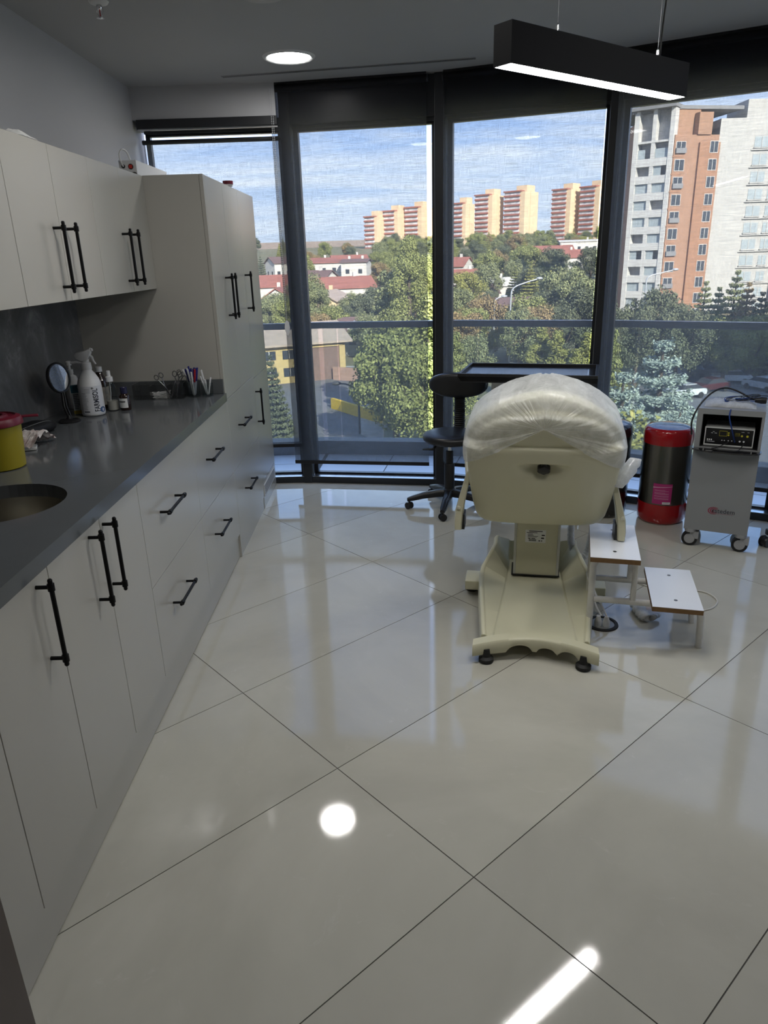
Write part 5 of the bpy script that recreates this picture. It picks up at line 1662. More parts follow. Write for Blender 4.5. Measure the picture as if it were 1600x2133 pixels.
# two clear cups of pens
def cup(cx, cy, r, h, label):
    t = thing('pen_cup', label, 'cup', (cx, cy, ZW))
    build(MB().lathe([(0, ZW + .0005), (r - .003, ZW + .0005), (r, ZW + h), (r - .002, ZW + h), (r - .005, ZW + .003), (0, ZW + .003)], 32, (cx, cy, 0)), 'cup', M_clear, t, smooth=40)
PC1, PC2 = (-1.005, 3.668), (-.935, 3.672)
cup(*PC1, .034, .088, 'clear plastic cup full of blue and white pens beside the organiser')
cup(*PC2, .031, .07, 'clear plastic cup with white pens next to the tall cabinet')
M_pblue = mat('blue_pen_plastic', (.012, .015, .16), .3)
M_pred = mat('red_pen_plastic', (.38, .015, .02), .3)
M_pwhite = mat('white_pen_plastic', (.66, .66, .66), .3)
M_pgrey = mat('clear_pen_barrel', (.42, .44, .5), .25)
random.seed(9)
def pen(c, rb_, ang, lean, L, bm, cm_, label, group):
    t = thing('pen', label, 'pen', (c[0] + rb_ * .2 * math.cos(ang), c[1] + rb_ * .2 * math.sin(ang), ZW + .006), group=group)
    t.rotation_euler = (0, 0, 0)
    d = Vector((math.cos(ang) * lean, math.sin(ang) * lean, 1)).normalized()
    q = d.to_track_quat('Z', 'Y')
    t.rotation_euler = q.to_euler()
    build(MB().cyl((0, 0, .008), (0, 0, L * .68), .0038, n=10).cyl((0, 0, 0), (0, 0, .008), .0012, .0035, n=10), 'barrel', bm, t, smooth=40, world=False)
    build(MB().cyl((0, 0, L * .52), (0, 0, L), .0046, .0042, n=10).box(.0040, .0062, -.0015, .0015, L * .66, L * .98), 'cap', cm_, t, smooth=40, world=False)
spec = [(0.4, .026, .18, 'b'), (1.1, .024, .12, 'b'), (1.9, .026, .2, 'b'), (2.6, .022, .1, 'b'), (3.3, .026, .16, 'b'), (4.0, .024, .22, 'b'), (4.5, .02, .3, 'w'), (4.9, .024, .38, 'w'), (5.3, .025, .30, 'r'), (5.8, .022, .2, 'b'), (0.0, .010, .05, 'b'), (2.9, .012, .35, 'w')]
for i, (a, r_, le, c) in enumerate(spec):
    L = random.uniform(.135, .152)
    bm, cm_ = {'b': (M_pgrey, M_pblue), 'w': (M_pwhite, M_pwhite), 'r': (M_pgrey, M_pred)}[c]
    pen(PC1, r_, a, le, L, bm, cm_, {'b': 'ballpoint pen with a blue cap in the fuller clear cup', 'w': 'white pen leaning in the fuller clear cup', 'r': 'pen with a red cap in the fuller clear cup'}[c], 'pens in the fuller cup')
for a, le, L in ((2.6, .2, .13), (3.4, .26, .10), (0.4, .2, .09), (4.6, .25, .085)):
    pen(PC2, .02, a, le, L, M_pwhite, M_pwhite, 'white pen in the clear cup next to the tall cabinet', 'white pens in the second cup')

# ================================================================== THINGS ON TOP OF THE CABINETS
psy = 3.83
t = thing('power_supply_box', 'white metal box with a red rocker switch on top of the cabinets', 'electrical box', (-1.242, psy, 2.001))
X0_, X1_ = -1.285, -1.199
build(MB().box(X0_, X1_, psy, psy + .52, 2.001, 2.079), 'case', mat('white_metal_case', (.62, .62, .62), .4), t, bevel=.002)
build(MB().cyl((X0_ + .058, psy - .003, 2.050), (X0_ + .058, psy + .002, 2.050), .0125, n=24), 'switch_bezel', M_black, t, smooth=40)
build(MB().obox((X0_ + .058, psy - .0045, 2.050), (.0085, 0, 0), (0, .002, .0005), (0, 0, .008)), 'rocker', M_red, t, bevel=.001)
build(MB().cyl((X0_ + .022, psy - .003, 2.052), (X0_ + .022, psy + .002, 2.052), .009, n=20), 'cable_gland', M_black, t, smooth=40)
build(MB().tube(spline([(X0_ + .022, psy - .002, 2.052), (X0_ + .018, psy - .02, 2.075), (X0_ + .016, psy - .018, 2.105), (X0_ + .028, psy - .01, 2.125), (X0_ + .042, psy + .01, 2.118), (X0_ + .05, psy + .03, 2.085)], 6), .0042, 8), 'mains_lead', M_wplast, t, smooth=60)
build(MB().sphere((X1_ - .012, psy - .012, 2.014), .012, 12, 8, 1.3, .8, .9), 'strain_relief', M_black, t, smooth=60)
jp = ony(475, 384, 4.42)
t = thing('screw_jar', 'small white jar with a red lid standing on the tall cabinet', 'jar', (jp.x, 4.42, 2.0005))
build(MB().lathe([(.022, 2.0005), (.026, 2.003), (.026, max(2.012, jp.z - .012))], 28, (jp.x, 4.42, 0)), 'jar', M_wplast, t, smooth=40)
build(MB().lathe([(.0, max(2.012, jp.z - .012)), (.029, max(2.012, jp.z - .012)), (.029, max(2.012, jp.z - .012) + .018), (.0, max(2.012, jp.z - .012) + .020)], 32, (jp.x, 4.42, 0)), 'lid', M_dred, t, smooth=40)
gp_ = ony(76, 290, 2.58)
rows_ = []
for i in range(10):
    row = []
    for j in range(14):
        u, v = j / 13 - .5, i / 9 - .5
        row.append((-1.20 + v * .09, 2.60 + u * .13, 2.002 + .022 * max(0, 1 - (2 * u) ** 2) * max(0, 1 - (2 * v) ** 2) + .009 * abs(noise.noise(Vector((u * 18, v * 18, 5))))))
    rows_.append(row)
tag(build(MB().grid(rows_), 'plastic_wrapper', film_mat('shiny_film', .35, .08), None, smooth=30), 'small shiny clear plastic wrapper lying on the wall cabinet', 'wrapper')
# ================================================================== OUTSIDE: BALCONY
GZ = -13.4
def off_poly(o, i0=0, i1=6, ext0=0.0, ext1=0.0):
    """facade line moved outward by o"""
    out = []
    for i in range(i0, i1 + 1):
        if i == 0: n = seg_frame(0)[3]; k = 1
        elif i == 6: n = seg_frame(5)[3]; k = 1
        else:
            n0, n1 = seg_frame(i - 1)[3], seg_frame(i)[3]
            n = (n0 + n1).normalized(); k = 1 / max(.5, n.dot(n0))
        p = Vector(PF[i]) + n * o * k
        out.append(p)
    out[0] = out[0] + Vector((-ext0, 0))
    d = (out[-1] - out[-2]).normalized()
    out[-1] = out[-1] + d * ext1
    return out
M_bal = mat('pale_balcony_tile', (0.50, 0.52, 0.55), 0.35, var=.05, vscale=3)
inn, outr = off_poly(.131, ext0=6, ext1=4), off_poly(1.14, ext0=6, ext1=4)
slab_ = MB()
for i in range(6):
    slab_.prism([(p.x, p.y) for p in (inn[i], inn[i + 1], outr[i + 1], outr[i])], -.40, -.034)
balc = struct(slab_, 'floor_balcony', M_grout)
for i in range(6):
    a, b = inn[i], inn[i + 1]; c, d = outr[i + 1], outr[i]
    L_ = (b - a).length
    nn_ = max(1, round(L_ / .6))
    for k in range(nn_):
        for (v0, v1) in ((0, .5), (.5, 1)):
            q = []
            for u, v in ((k / nn_ + .004, v0 + .004), ((k + 1) / nn_ - .004, v0 + .004), ((k + 1) / nn_ - .004, v1 - .004), (k / nn_ + .004, v1 - .004)):
                p = (a + (b - a) * u) * (1 - v) + (d + (c - d) * u) * v
                q.append((p.x, p.y))
            build(MB().prism(q, -.034, -.03), 'balcony_tile', M_bal, balc)
M_curb = mat('grey_curb_profile', (0.16, 0.17, 0.19), 0.4)
M_rail = mat('grey_handrail', (0.22, 0.23, 0.25), 0.3, metal=.6)
M_balglass = glass('balustrade_glass', (0.86, 0.90, 0.89))
bal = thing('balustrade', 'glass balcony balustrade with a slim grey handrail outside the windows', 'balustrade', (0, 6.1, -.03))
ci, co = off_poly(.93, ext0=6, ext1=4), off_poly(1.08, ext0=6, ext1=4)
ri, ro = off_poly(.965, ext0=6, ext1=4), off_poly(1.02, ext0=6, ext1=4)
for i in range(6):
    build(MB().prism([(p.x, p.y) for p in (ci[i], ci[i + 1], co[i + 1], co[i])], -.03, .09), 'curb', M_curb, bal, bevel=.003)
    build(MB().prism([(p.x, p.y) for p in (ri[i], ri[i + 1], ro[i + 1], ro[i])], 1.048, 1.098), 'handrail', M_rail, bal, bevel=.003)
    g0, g1 = off_poly(.988, ext0=6, ext1=4), off_poly(1.0, ext0=6, ext1=4)
    a, b, c, d = g0[i], g0[i + 1], g1[i + 1], g1[i]
    npn = 4 if i == 0 else 1
    for k in range(npn):
        u0, u1 = k / npn + .006, (k + 1) / npn - .006
        if i > 0:
            pa_ = [(0.0, .10), (.112, .994)]
        else:
            pa_ = [(u0, u1)]
        for w0, w1 in pa_:
            q = [a + (b - a) * w0, a + (b - a) * w1, d + (c - d) * w1, d + (c - d) * w0]
            build(MB().prism([(p.x, p.y) for p in q], .06, 1.05), 'glass_pane', M_balglass, bal)
# the rest of our own building, below and above this storey
M_own = mat('own_building_cladding', (0.30, 0.30, 0.31), .6, var=.05)
ow = off_poly(1.0, ext0=11, ext1=9)
poly = [(ow[0].x, -16.0), (ow[-1].x, -16.0)] + [(p.x, p.y) for p in ow[::-1]]
struct(MB().prism(poly, GZ - 1, -.42), 'wall_outer_lower', M_own)
ow2 = off_poly(.16, ext0=11, ext1=9)
struct(MB().prism([(ow2[0].x, -16.0), (ow2[-1].x, -16.0)] + [(p.x, p.y) for p in ow2[::-1]], 2.92, 22.0), 'wall_outer_upper', M_own)

# ================================================================== OUTSIDE: TERRAIN
def gz(D):
    return interp([(0, GZ), (105, GZ), (150, -11.5), (200, -8.5), (300, -3.5), (420, 2), (550, 7.5), (900, 19), (2000, 44), (2600, 57), (3200, 40), (6000, 0)], D)
M_ground = mat('dry_grass_ground', (0.15, 0.15, 0.075), .95, col2=(0.24, 0.20, 0.12), vscale=.06, detail=8)
M_hill = mat('brown_plateau', (0.34, 0.24, 0.16), .95, col2=(0.42, 0.32, 0.23), vscale=.004, detail=8)
M_asph = mat('asphalt', (0.17, 0.17, 0.18), .85, var=.15, vscale=.35, detail=8)
M_pave = mat('pale_paving', (0.42, 0.41, 0.39), .85, var=.12, vscale=.5, detail=6)
def terrain(D0, D1, nD, name, m, amp):
    rows = []
    for i in range(nD + 1):
        D = D0 * (D1 / D0) ** (i / nD)
        row = []
        for j in range(61):
            a = math.radians(-62 + 124 * j / 60)
            x, y = D * math.sin(a), D * math.cos(a)
            row.append((x, y, gz(D) + amp * D * .004 * noise.noise(Vector((x * .004, y * .004, .5)))))
        rows.append(row)
    o = build(MB().grid(rows), name, m, None, smooth=180)
    o['kind'] = 'structure'
terrain(4, 640, 50, 'ground', M_ground, .15)
terrain(630, 6000, 40, 'hills', M_hill, .35)
def gpoly(pix, z, name, m):
    P = [onz(x, y, z) for x, y in pix]
    o = build(MB().add([tuple(p) for p in P], [tuple(range(len(P)))]), name, m, None)
    o['kind'] = 'structure'
gpoly([(480, 1040), (1020, 1040), (960, 900), (880, 838), (880, 792), (690, 782), (480, 800)], GZ + .06, 'street', M_asph)
gpoly([(1230, 985), (1700, 985), (1700, 722), (1440, 728), (1330, 800)], GZ + .06, 'parking_lot', M_asph)
gpoly([(690, 724), (800, 724), (800, 768), (694, 764)], GZ + .08, 'paved_yard', M_pave)
gpoly([(740, 845), (800, 835), (860, 880), (800, 925), (752, 905)], GZ + .10, 'pavement', M_pave)
gpoly([(1000, 748), (1090, 750), (1085, 772), (1000, 772)], GZ + .08, 'pavement_far', M_pave)
gpoly([(1505, 704), (1570, 704), (1580, 730), (1510, 728)], GZ + .09, 'pavement_right', M_pave)

# ================================================================== OUTSIDE: TREES
def leaf_mat(name, c1, c2):
    m = bpy.data.materials.new(name)
    m.use_nodes = True
    t = m.node_tree; b = t.nodes['Principled BSDF']
    g = t.nodes.new('ShaderNodeNewGeometry')
    r = t.nodes.new('ShaderNodeValToRGB')
    r.color_ramp.elements[0].color = (*c1, 1); r.color_ramp.elements[1].color = (*c2, 1)
    t.links.new(g.outputs['Random Per Island'], r.inputs[0])
    t.links.new(r.outputs[0], b.inputs['Base Color'])
    b.inputs['Roughness'].default_value = .7
    b.inputs['Specular IOR Level'].default_value = .15
    MATS[name] = m
    return m
LEAF = {'olive': leaf_mat('olive_leaves', (.15, .17, .055), (.34, .35, .13)),
        'dark': leaf_mat('dark_green_leaves', (.085, .098, .058), (.17, .185, .11)),
        'green': leaf_mat('mid_green_leaves', (.15, .17, .08), (.29, .30, .15)),
        'yellow': leaf_mat('yellow_green_leaves', (.22, .23, .06), (.38, .36, .12)),
        'orange': leaf_mat('autumn_leaves', (.23, .165, .08), (.35, .26, .13)),
        'blue': leaf_mat('blue_spruce_needles', (.22, .27, .23), (.50, .57, .52))}
M_bark = mat('bark', (.10, .075, .055), .9, var=.3, vscale=3)
def foliage_mesh(kind, n, leaf, seed):
    rnd = random.Random(seed)
    V, F = [], []
    clumps = []
    def quad(p, s, nrm=None):
        a = Vector((rnd.gauss(0, 1), rnd.gauss(0, 1), rnd.gauss(0, 1))).normalized()
        if nrm is not None:
            a = (a * .8 + nrm).normalized()
        b = a.orthogonal().normalized(); b.rotate(Matrix.Rotation(rnd.random() * 6.28, 3, a))
        c = a.cross(b)
        k = len(V)
        l_, w_ = s * rnd.uniform(.7, 1.3), s * rnd.uniform(.45, .8)
        V.extend([p - b * l_, p + c * w_, p + b * l_, p - c * w_])
        F.append((k, k + 1, k + 2, k + 3))
    if kind in ('poplar', 'round'):
        nc = 46 if kind == 'poplar' else 30
        for _ in range(nc):
            h = rnd.uniform(.12, .97) if kind == 'poplar' else rnd.uniform(.3, .93)
            if kind == 'poplar':
                R = .17 * math.sin(math.pi * min(1, (h + .06)) ** .8) ** .7 * (1.08 - .35 * h)
                cr = .075 * (1.15 - .6 * h)
            else:
                R = .36 * math.sqrt(max(0, 1 - ((h - .6) / .36) ** 2)); cr = .13
            a = rnd.random() * 6.28; rr = R * math.sqrt(rnd.random())
            clumps.append((Vector((rr * math.cos(a), rr * math.sin(a), h)), cr * rnd.uniform(.75, 1.25)))
        for i in range(n):
            c, r = clumps[i % nc]
            d = Vector((rnd.gauss(0, 1), rnd.gauss(0, 1), rnd.gauss(0, .9))).normalized()
            quad(c + d * r * rnd.random() ** .35, leaf, d)
    else:   # conifer: whorls of drooping branches
        for i in range(n):
            h = 1 - rnd.random() ** .62 * .95
            tier = math.floor(h * 15) / 15 + .5 / 15
            a0 = math.floor(rnd.random() * 9) / 9 * 6.28 + tier * 40
            R = .27 * (1 - tier) ** .85 + .012
            u = rnd.random() ** .6
            a = a0 + rnd.gauss(0, .17 / max(.25, u + .2))
            p = Vector((R * u * math.cos(a), R * u * math.sin(a), tier + .02 - .035 * u + .045 * u * u + rnd.gauss(0, .009)))
            quad(p, leaf * (1.1 - .4 * h), Vector((math.cos(a) * .4, math.sin(a) * .4, .6)))
    me = bpy.data.meshes.new('foliage')
    me.from_pydata([tuple(p) for p in V], [], F)
    me.materials.append(LEAF['green'])
    return me
def trunk_mesh(kind):
    mb = MB()
    if kind == 'round':
        mb.tube([(0, 0, -.05), (.01, 0, .2), (0, .01, .45), (.01, 0, .7)], [.035, .028, .02, .006], 8)
        for a in (0.3, 2.2, 4.4):
            mb.tube([(0, 0, .3), (.12 * math.cos(a), .12 * math.sin(a), .5), (.2 * math.cos(a), .2 * math.sin(a), .68)], [.016, .011, .004], 6)
    else:
        mb.tube([(0, 0, -.05), (0, 0, .3), (.004, 0, .7), (0, 0, .97)], [.024, .018, .010, .003], 8)
    me = mb.mesh('trunk')
    me.materials.append(M_bark)
    return me
TP = {}
for k, kind, n, lf in (('big_poplar', 'poplar', 42000, .0052), ('big_spruce', 'conifer', 36000, .0075), ('poplar', 'poplar', 12000, .0105), ('round', 'round', 11000, .0165), ('round2', 'round', 11000, .0155), ('conifer', 'conifer', 9000, .0150)):
    TP[k] = (foliage_mesh(kind, n, lf, len(k) * 7 + n), trunk_mesh(kind))
def tree(x, y, z, h, w, proto, leaf, label, group=None, rot=None):
    """w = width factor"""
    t = thing('spruce_tree' if 'spruce' in proto or proto == 'conifer' else ('poplar_tree' if 'poplar' in proto else 'leafy_tree'), label, 'tree', (x, y, z), group=group)
    r = random.random() * 6.28 if rot is None else rot
    for nm, me in (('foliage', TP[proto][0]), ('trunk', TP[proto][1])):
        o = bpy.data.objects.new(nm, me)
        COL.objects.link(o); o.parent = t
        o.scale = (h * w, h * w, h); o.rotation_euler = (0, 0, r)
        if nm == 'foliage':
            o.material_slots[0].link = 'OBJECT'; o.material_slots[0].material = LEAF[leaf]
    return t
def tree_px(px, top, D, proto, leaf, label, w=1.0, group=None, base=None):
    p = atd(px, top, D)
    g = gz(D) if base is None else base
    return tree(p.x, p.y, g, max(2.0, p.z - g), w, proto, leaf, label, group)
random.seed(21)
tree_px(850, 487, 61, 'big_poplar', 'olive', 'tall olive-green poplar standing right before the glass left of the middle window post', 1.0)
tree_px(806, 560, 64, 'poplar', 'green', 'green tree leaning on the left side of the tall poplar', 1.15)
tree_px(893, 610, 58, 'poplar', 'olive', 'olive tree on the right side of the tall poplar', 1.2)
tree_px(822, 690, 55, 'round', 'olive', 'low olive tree at the foot of the tall poplar', .9)
tree_px(880, 720, 52, 'round2', 'olive', 'low bush at the right foot of the tall poplar', .9)
tree_px(1383, 714, 34, 'big_spruce', 'blue', 'silvery blue spruce below the balcony with its top over the parked cars', 1.45)
tree_px(1300, 780, 31, 'big_spruce', 'blue', 'silvery blue spruce below the balcony, next to the window post', 1.3)
tree_px(1420, 838, 30, 'big_spruce', 'blue', 'lowest silvery blue spruce, seen above the red bin', 1.1)
tree_px(1325, 905, 26, 'round', 'yellow', 'yellowing shrub between the two bins, below the spruces', 1.1)
tree_px(1276, 684, 58, 'poplar', 'olive', 'slim olive poplar just right of the third window post', 1.1)
for k, (px, top, D) in enumerate(((1131, 677, 74), (1163, 686, 72), (1226, 690, 70), (1105, 730, 68), (1200, 725, 66))):
    tree_px(px, top, D, 'poplar', 'yellow', ['tall pointed yellow-green tree above the tray', 'second pointed yellow-green tree above the tray, right of the tallest', 'pointed yellow-green tree beside the third window post', 'low yellow-green tree above the middle of the tray', 'low yellow-green tree above the right end of the tray'][k], 1.25)
tree_px(948, 690, 66, 'poplar', 'olive', 'olive tree right of the middle window post', 1.3)
tree_px(990, 700, 78, 'round', 'green', 'round green tree beside the street lamps', .9)
tree_px(562, 742, 60, 'conifer', 'dark', 'dark conifer in the shade beside the yellow garage', .9)
tree_px(1372, 606, 92, 'round', 'dark', 'dark round tree before the brick tower', .9)
tree_px(1335, 640, 88, 'round2', 'dark', 'dark tree left of the dark round tree before the brick tower', .9)
tree_px(1420, 640, 88, 'round2', 'dark', 'dark tree over the back of the parking lot', 1.0)
for k, (px, top, D, lf) in enumerate(((1472, 588, 104, 'green'), (1500, 600, 100, 'green'), (1538, 565, 106, 'green'), (1562, 590, 102, 'orange'), (1590, 610, 98, 'dark'), (1620, 590, 98, 'green'))):
    tree_px(px, top, D, 'conifer', lf, ['pointed conifer before the white tower, nearest the brick part', 'short conifer second from the brick part of the tower', 'tallest conifer before the white tower', 'brownish conifer before the white tower', 'dark conifer at the right edge before the white tower', 'conifer beyond the right edge before the white tower'][k], 1.05)
for k, (px, top, D, lf) in enumerate(((1450, 655, 92, 'dark'), (1480, 660, 95, 'olive'), (1520, 668, 90, 'olive'), (1575, 660, 92, 'olive'))):
    tree_px(px, top, D, 'round', lf, 'leafy tree along the back edge of the parking lot', 1.0, 'trees behind the parking lot')
# street-side trees in the middle distance
mid = [(1010, 620, 105, 'orange'), (985, 640, 100, 'olive'), (1100, 618, 104, 'olive'), (1120, 640, 98, 'orange'), (1085, 645, 96, 'green'), (1060, 640, 110, 'green'), (955, 600, 120, 'green'), (1150, 600, 110, 'dark'), (1185, 555, 112, 'green'),
       (1210, 575, 108, 'green'), (1235, 600, 104, 'dark'), (1175, 640, 100, 'dark'), (960, 650, 95, 'orange'), (660, 600, 140, 'green'), (640, 575, 150, 'green'), (690, 640, 120, 'olive'), (735, 612, 135, 'green'), (715, 640, 122, 'dark'), (755, 620, 128, 'dark'),
       (778, 600, 130, 'dark'), (575, 610, 130, 'green'), (555, 620, 125, 'green'), (600, 625, 120, 'olive'), (640, 640, 118, 'green'), (765, 655, 110, 'green'), (668, 652, 112, 'orange')]
for px, top, D, lf in mid:
    tree_px(px, top, D, random.choice(('round', 'round2')), lf, {'orange': 'autumn-coloured round tree in the middle distance', 'green': 'green round tree in the middle distance', 'dark': 'dark green round tree in the middle distance', 'olive': 'olive round tree in the middle distance'}[lf], random.uniform(.9, 1.2), {'orange': 'autumn trees of the middle distance', 'green': 'green trees of the middle distance', 'dark': 'dark trees of the middle distance', 'olive': 'olive trees of the middle distance'}[lf])
# wooded slope up to the towers
HOUSE_PX = [(560, 205, 12), (700, 230, 14), (705, 190, 13), (640, 205, 13), (955, 235, 12), (1160, 300, 13), (1210, 310, 13), (590, 170, 12)]
wood_n = 0
wood_kind = ('green', 'dark', 'olive', 'yellow', 'green', 'dark', 'olive', 'orange', 'olive')
for k in range(230):
    px = random.uniform(525, 1290)
    D = random.uniform(150, 520)
    if px < 800 and D > 330 and random.random() < .55: continue
    if px < 790 and random.random() < .45: continue
    if px > 1215 and D < 210: continue
    if any(abs(px - hx) < 45 and D < hd + 20 and D > hd - 75 for hx, hd, _ in HOUSE_PX): continue
    p = atd(px, 500, D)
    h = random.uniform(6, 11)
    lf = random.choice(wood_kind)
    tree(p.x, p.y, gz(D) - .3, h, random.uniform(.9, 1.3), random.choice(('round', 'round2', 'round', 'conifer')), lf, 'small %s tree on the wooded slope below the far towers' % {'green': 'green', 'dark': 'dark green', 'olive': 'olive', 'yellow': 'yellow-green', 'orange': 'autumn-brown'}[lf], 'trees on the far wooded slope')
    wood_n += 1

# ================================================================== OUTSIDE: HOUSES
M_white = mat('white_render', (.58, .55, .51), .8, var=.04, vscale=.4)
M_creamw = mat('cream_render', (.68, .52, .32), .8, var=.05, vscale=.2)
M_redroof = mat('red_tile_roof', (.31, .12, .09), .8, var=.15, vscale=1.2, detail=8)
M_brnroof = mat('brown_tile_roof', (.16, .10, .09), .8, var=.15, vscale=1.2)
M_beigeroof = mat('beige_sheet_roof', (.42, .33, .27), .8, var=.08, vscale=.6)
M_wing = mat('dark_window_glass', (.05, .055, .065), .15)
M_yellow = mat('yellow_render', (.50, .37, .17), .8, var=.05, vscale=.5)
M_pink = mat('pinkish_brick', (.42, .26, .20), .9, var=.15, vscale=2)
def house(px, D, w, d, hw, hr, rot, wm, rm, label, group=None, zoff=0.0, chimney=True):
    p = atd(px, 500, D)
    az = math.atan2(p.x, p.y)
    t = thing('house', label, 'house', (p.x, p.y, gz(D) + zoff), -az + rot, group)
    build(MB().box(-w / 2, w / 2, -d / 2, d / 2, -2, hw), 'walls', wm, t, world=False)
    build(MB().add([(-w / 2, -d / 2 , hw), (-w / 2, d / 2, hw), (-w / 2, 0, hw + hr * .93), (w / 2, -d / 2, hw), (w / 2, d / 2, hw), (w / 2, 0, hw + hr * .93)], [(0, 2, 1), (3, 4, 5), (0, 3, 5, 2), (1, 2, 5, 4)]), 'gable', wm, t, world=False)
    e = .5
    def rf(s):
        return [(-w / 2 - e, s * (d / 2 + e), hw - hr * e / (d / 2)), (w / 2 + e, s * (d / 2 + e), hw - hr * e / (d / 2)), (w / 2 + e, 0, hw + hr), (-w / 2 - e, 0, hw + hr)]
    for s in (-1, 1):
        q = rf(s)
        build(MB().add(q + [(x, y, z + .22) for x, y, z in q], [(0, 1, 2, 3), (4, 7, 6, 5), (0, 4, 5, 1), (1, 5, 6, 2), (2, 6, 7, 3), (3, 7, 4, 0)]), 'roof_slope', rm, t, world=False)
    if chimney:
        build(MB().box(w * .22, w * .22 + .7, -.2, .5, hw + hr * .5, hw + hr + 1.1), 'chimney', wm, t, world=False)
    nf = max(1, int(hw // 2.8))
    nwn = max(2, int(w // 3))
    for f_ in range(nf):
        for k in range(nwn):
            x0 = -w / 2 + (k + .5) * w / nwn
            build(MB().box(x0 - .6, x0 + .6, -d / 2 - .06, -d / 2, .9 + f_ * 2.8, 2.2 + f_ * 2.8), 'window', M_wing, t, world=False)
    for k in (-1, 1):
        build(MB().box(-w / 2 - .06, -w / 2, k * d * .22 - .5, k * d * .22 + .5, .9, 2.2), 'window', M_wing, t, world=False)
    return t
house(705, 185, 15, 10, 4.2, 2.3, .25, M_white, M_redroof, 'white house with a long red roof among the trees left of the poplar')
house(642, 195, 13, 9, 5, 2.4, -.6, M_white, M_brnroof, 'white house with a brown roof beside the left window post')
house(676, 165, 11, 8, 3.6, 1.8, 1.2, M_creamw, M_beigeroof, 'low beige house below the long red roof')
house(560, 190, 15, 10, 4.6, 2.4, .3, M_white, M_redroof, 'white house with a red roof in the narrow window')
house(572, 165, 10, 8, 3.8, 2.6, 1.45, M_white, M_redroof, 'white gabled house below the red roof in the narrow window')
house(545, 150, 9, 8, 3.2, 1.8, .5, M_white, M_redroof, 'small house with a dark red roof in the narrow window, lowest of three')
house(700, 245, 17, 10, 6.5, .8, -.2, M_white, M_redroof, 'white terraced house with a flat red band on the slope below the plateau')
house(740, 235, 8, 8, 7, .8, -.2, M_white, M_brnroof, 'narrow white house right of the terraced house')
house(655, 270, 14, 9, 5.5, 1.2, .1, M_white, M_redroof, 'white house at the top of the left slope beside the window post')
house(590, 280, 12, 9, 5, 2, .4, M_white, M_brnroof, 'pale house high in the narrow window')
house(725, 300, 14, 9, 4, 2, .2, M_white, M_redroof, 'small far house with a red roof below the plateau')
house(956, 200, 12, 9, 4, 2.2, .1, M_white, M_redroof, 'white house with a red roof right of the middle window post')
house(945, 235, 10, 9, 5, 2.4, -.4, M_white, M_redroof, 'upper white house with a red roof right of the middle window post')
house(1152, 330, 16, 9, 4, 2, .2, M_white, M_redroof, 'white house with a red roof below the third pair of towers')
house(1205, 340, 16, 10, 7, .6, .1, M_white, M_white, 'flat white house below the third pair of towers')
house(1170, 280, 15, 9, 4, 2.4, .2, M_white, M_redroof, 'red-roofed house lower down below the third pair of towers')
house(988, 175, 9, 8, 3, 1.8, .4, M_creamw, M_brnroof, 'small brown-roofed house among the trees right of the middle post')
house(1020, 190, 12, 8, 3.2, 1.6, .1, M_white, M_white, 'low white house behind the street lamps')
house(1110, 150, 13, 9, 3, 1.6, .1, M_creamw, M_brnroof, 'low dark-roofed building in the shade among the trees')
# grey house with two white gables beside the poplar
hh2 = house(762, 118, 9, 7, 3.1, 1.6, .1, mat('grey_green_render', (.42, .41, .36), .8), M_brnroof, 'small grey house with two white-edged gables and a red door left of the poplar', zoff=.6, chimney=False)
for s in (-2.4, 2.2):
    gb = MB().add([(s - 1.9, -3.55, 2.9), (s + 1.9, -3.55, 2.9), (s, -3.55, 4.5), (s - 1.9, -1, 2.9), (s + 1.9, -1, 2.9), (s, -1, 4.5)], [(0, 1, 2), (0, 2, 5, 3), (1, 4, 5, 2)])
    build(gb, 'porch_gable', M_white, hh2, world=False)
build(MB().box(-.6, .5, -3.62, -3.5, 0, 2.3), 'door', mat('red_door', (.5, .05, .04), .5), hh2, world=False)
# yellow garage
gp = atd(625, 500, 92)
gar = thing('garage_building', 'yellow two-storey garage building with a beige roof behind the left window post', 'building', (gp.x - 2.2, gp.y, GZ), .42)
GWd, GDp, GH = 15, 9, 5.0
build(MB().box(-GWd / 2, GWd / 2, 0, GDp, 0, GH), 'walls', M_yellow, gar, world=False)
for s in (0, 1):
    ya_, yb_2 = (-.8, GDp / 2) if s == 0 else (GDp + .8, GDp / 2)
    q = [(-GWd / 2 - .8, ya_, GH - .25), (GWd / 2 + .8, ya_, GH - .25), (GWd / 2 + .8, yb_2, GH + 1.9), (-GWd / 2 - .8, yb_2, GH + 1.9)]
    build(MB().add(q + [(x, y, z + .25) for x, y, z in q], [(0, 1, 2, 3), (4, 7, 6, 5), (0, 4, 5, 1), (1, 5, 6, 2), (2, 6, 7, 3), (3, 7, 4, 0)]), 'roof_slope', M_beigeroof, gar, world=False)
for f_ in range(2):
    for k in range(3):
        x0 = -6.2 + k * 2.6
        w_ = build(MB().box(x0, x0 + 1.7, -.06, .0, .9 + f_ * 2.2, 2.0 + f_ * 2.2), 'window', M_wing, gar, world=False)
        build(MB().box(x0 + .8, x0 + .9, -.1, -.05, .9 + f_ * 2.2, 2.0 + f_ * 2.2), 'window_bar', M_white, w_, world=False)
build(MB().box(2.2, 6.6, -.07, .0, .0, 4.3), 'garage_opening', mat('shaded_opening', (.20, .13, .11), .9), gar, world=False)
for x0 in (1.7, 6.6):
    build(MB().box(x0, x0 + .5, -.25, .05, 0, 4.8), 'door_post', M_yellow, gar, world=False)
build(MB().box(1.7, 7.1, -.25, .05, 4.3, 4.8), 'door_beam', M_yellow, gar, world=False)
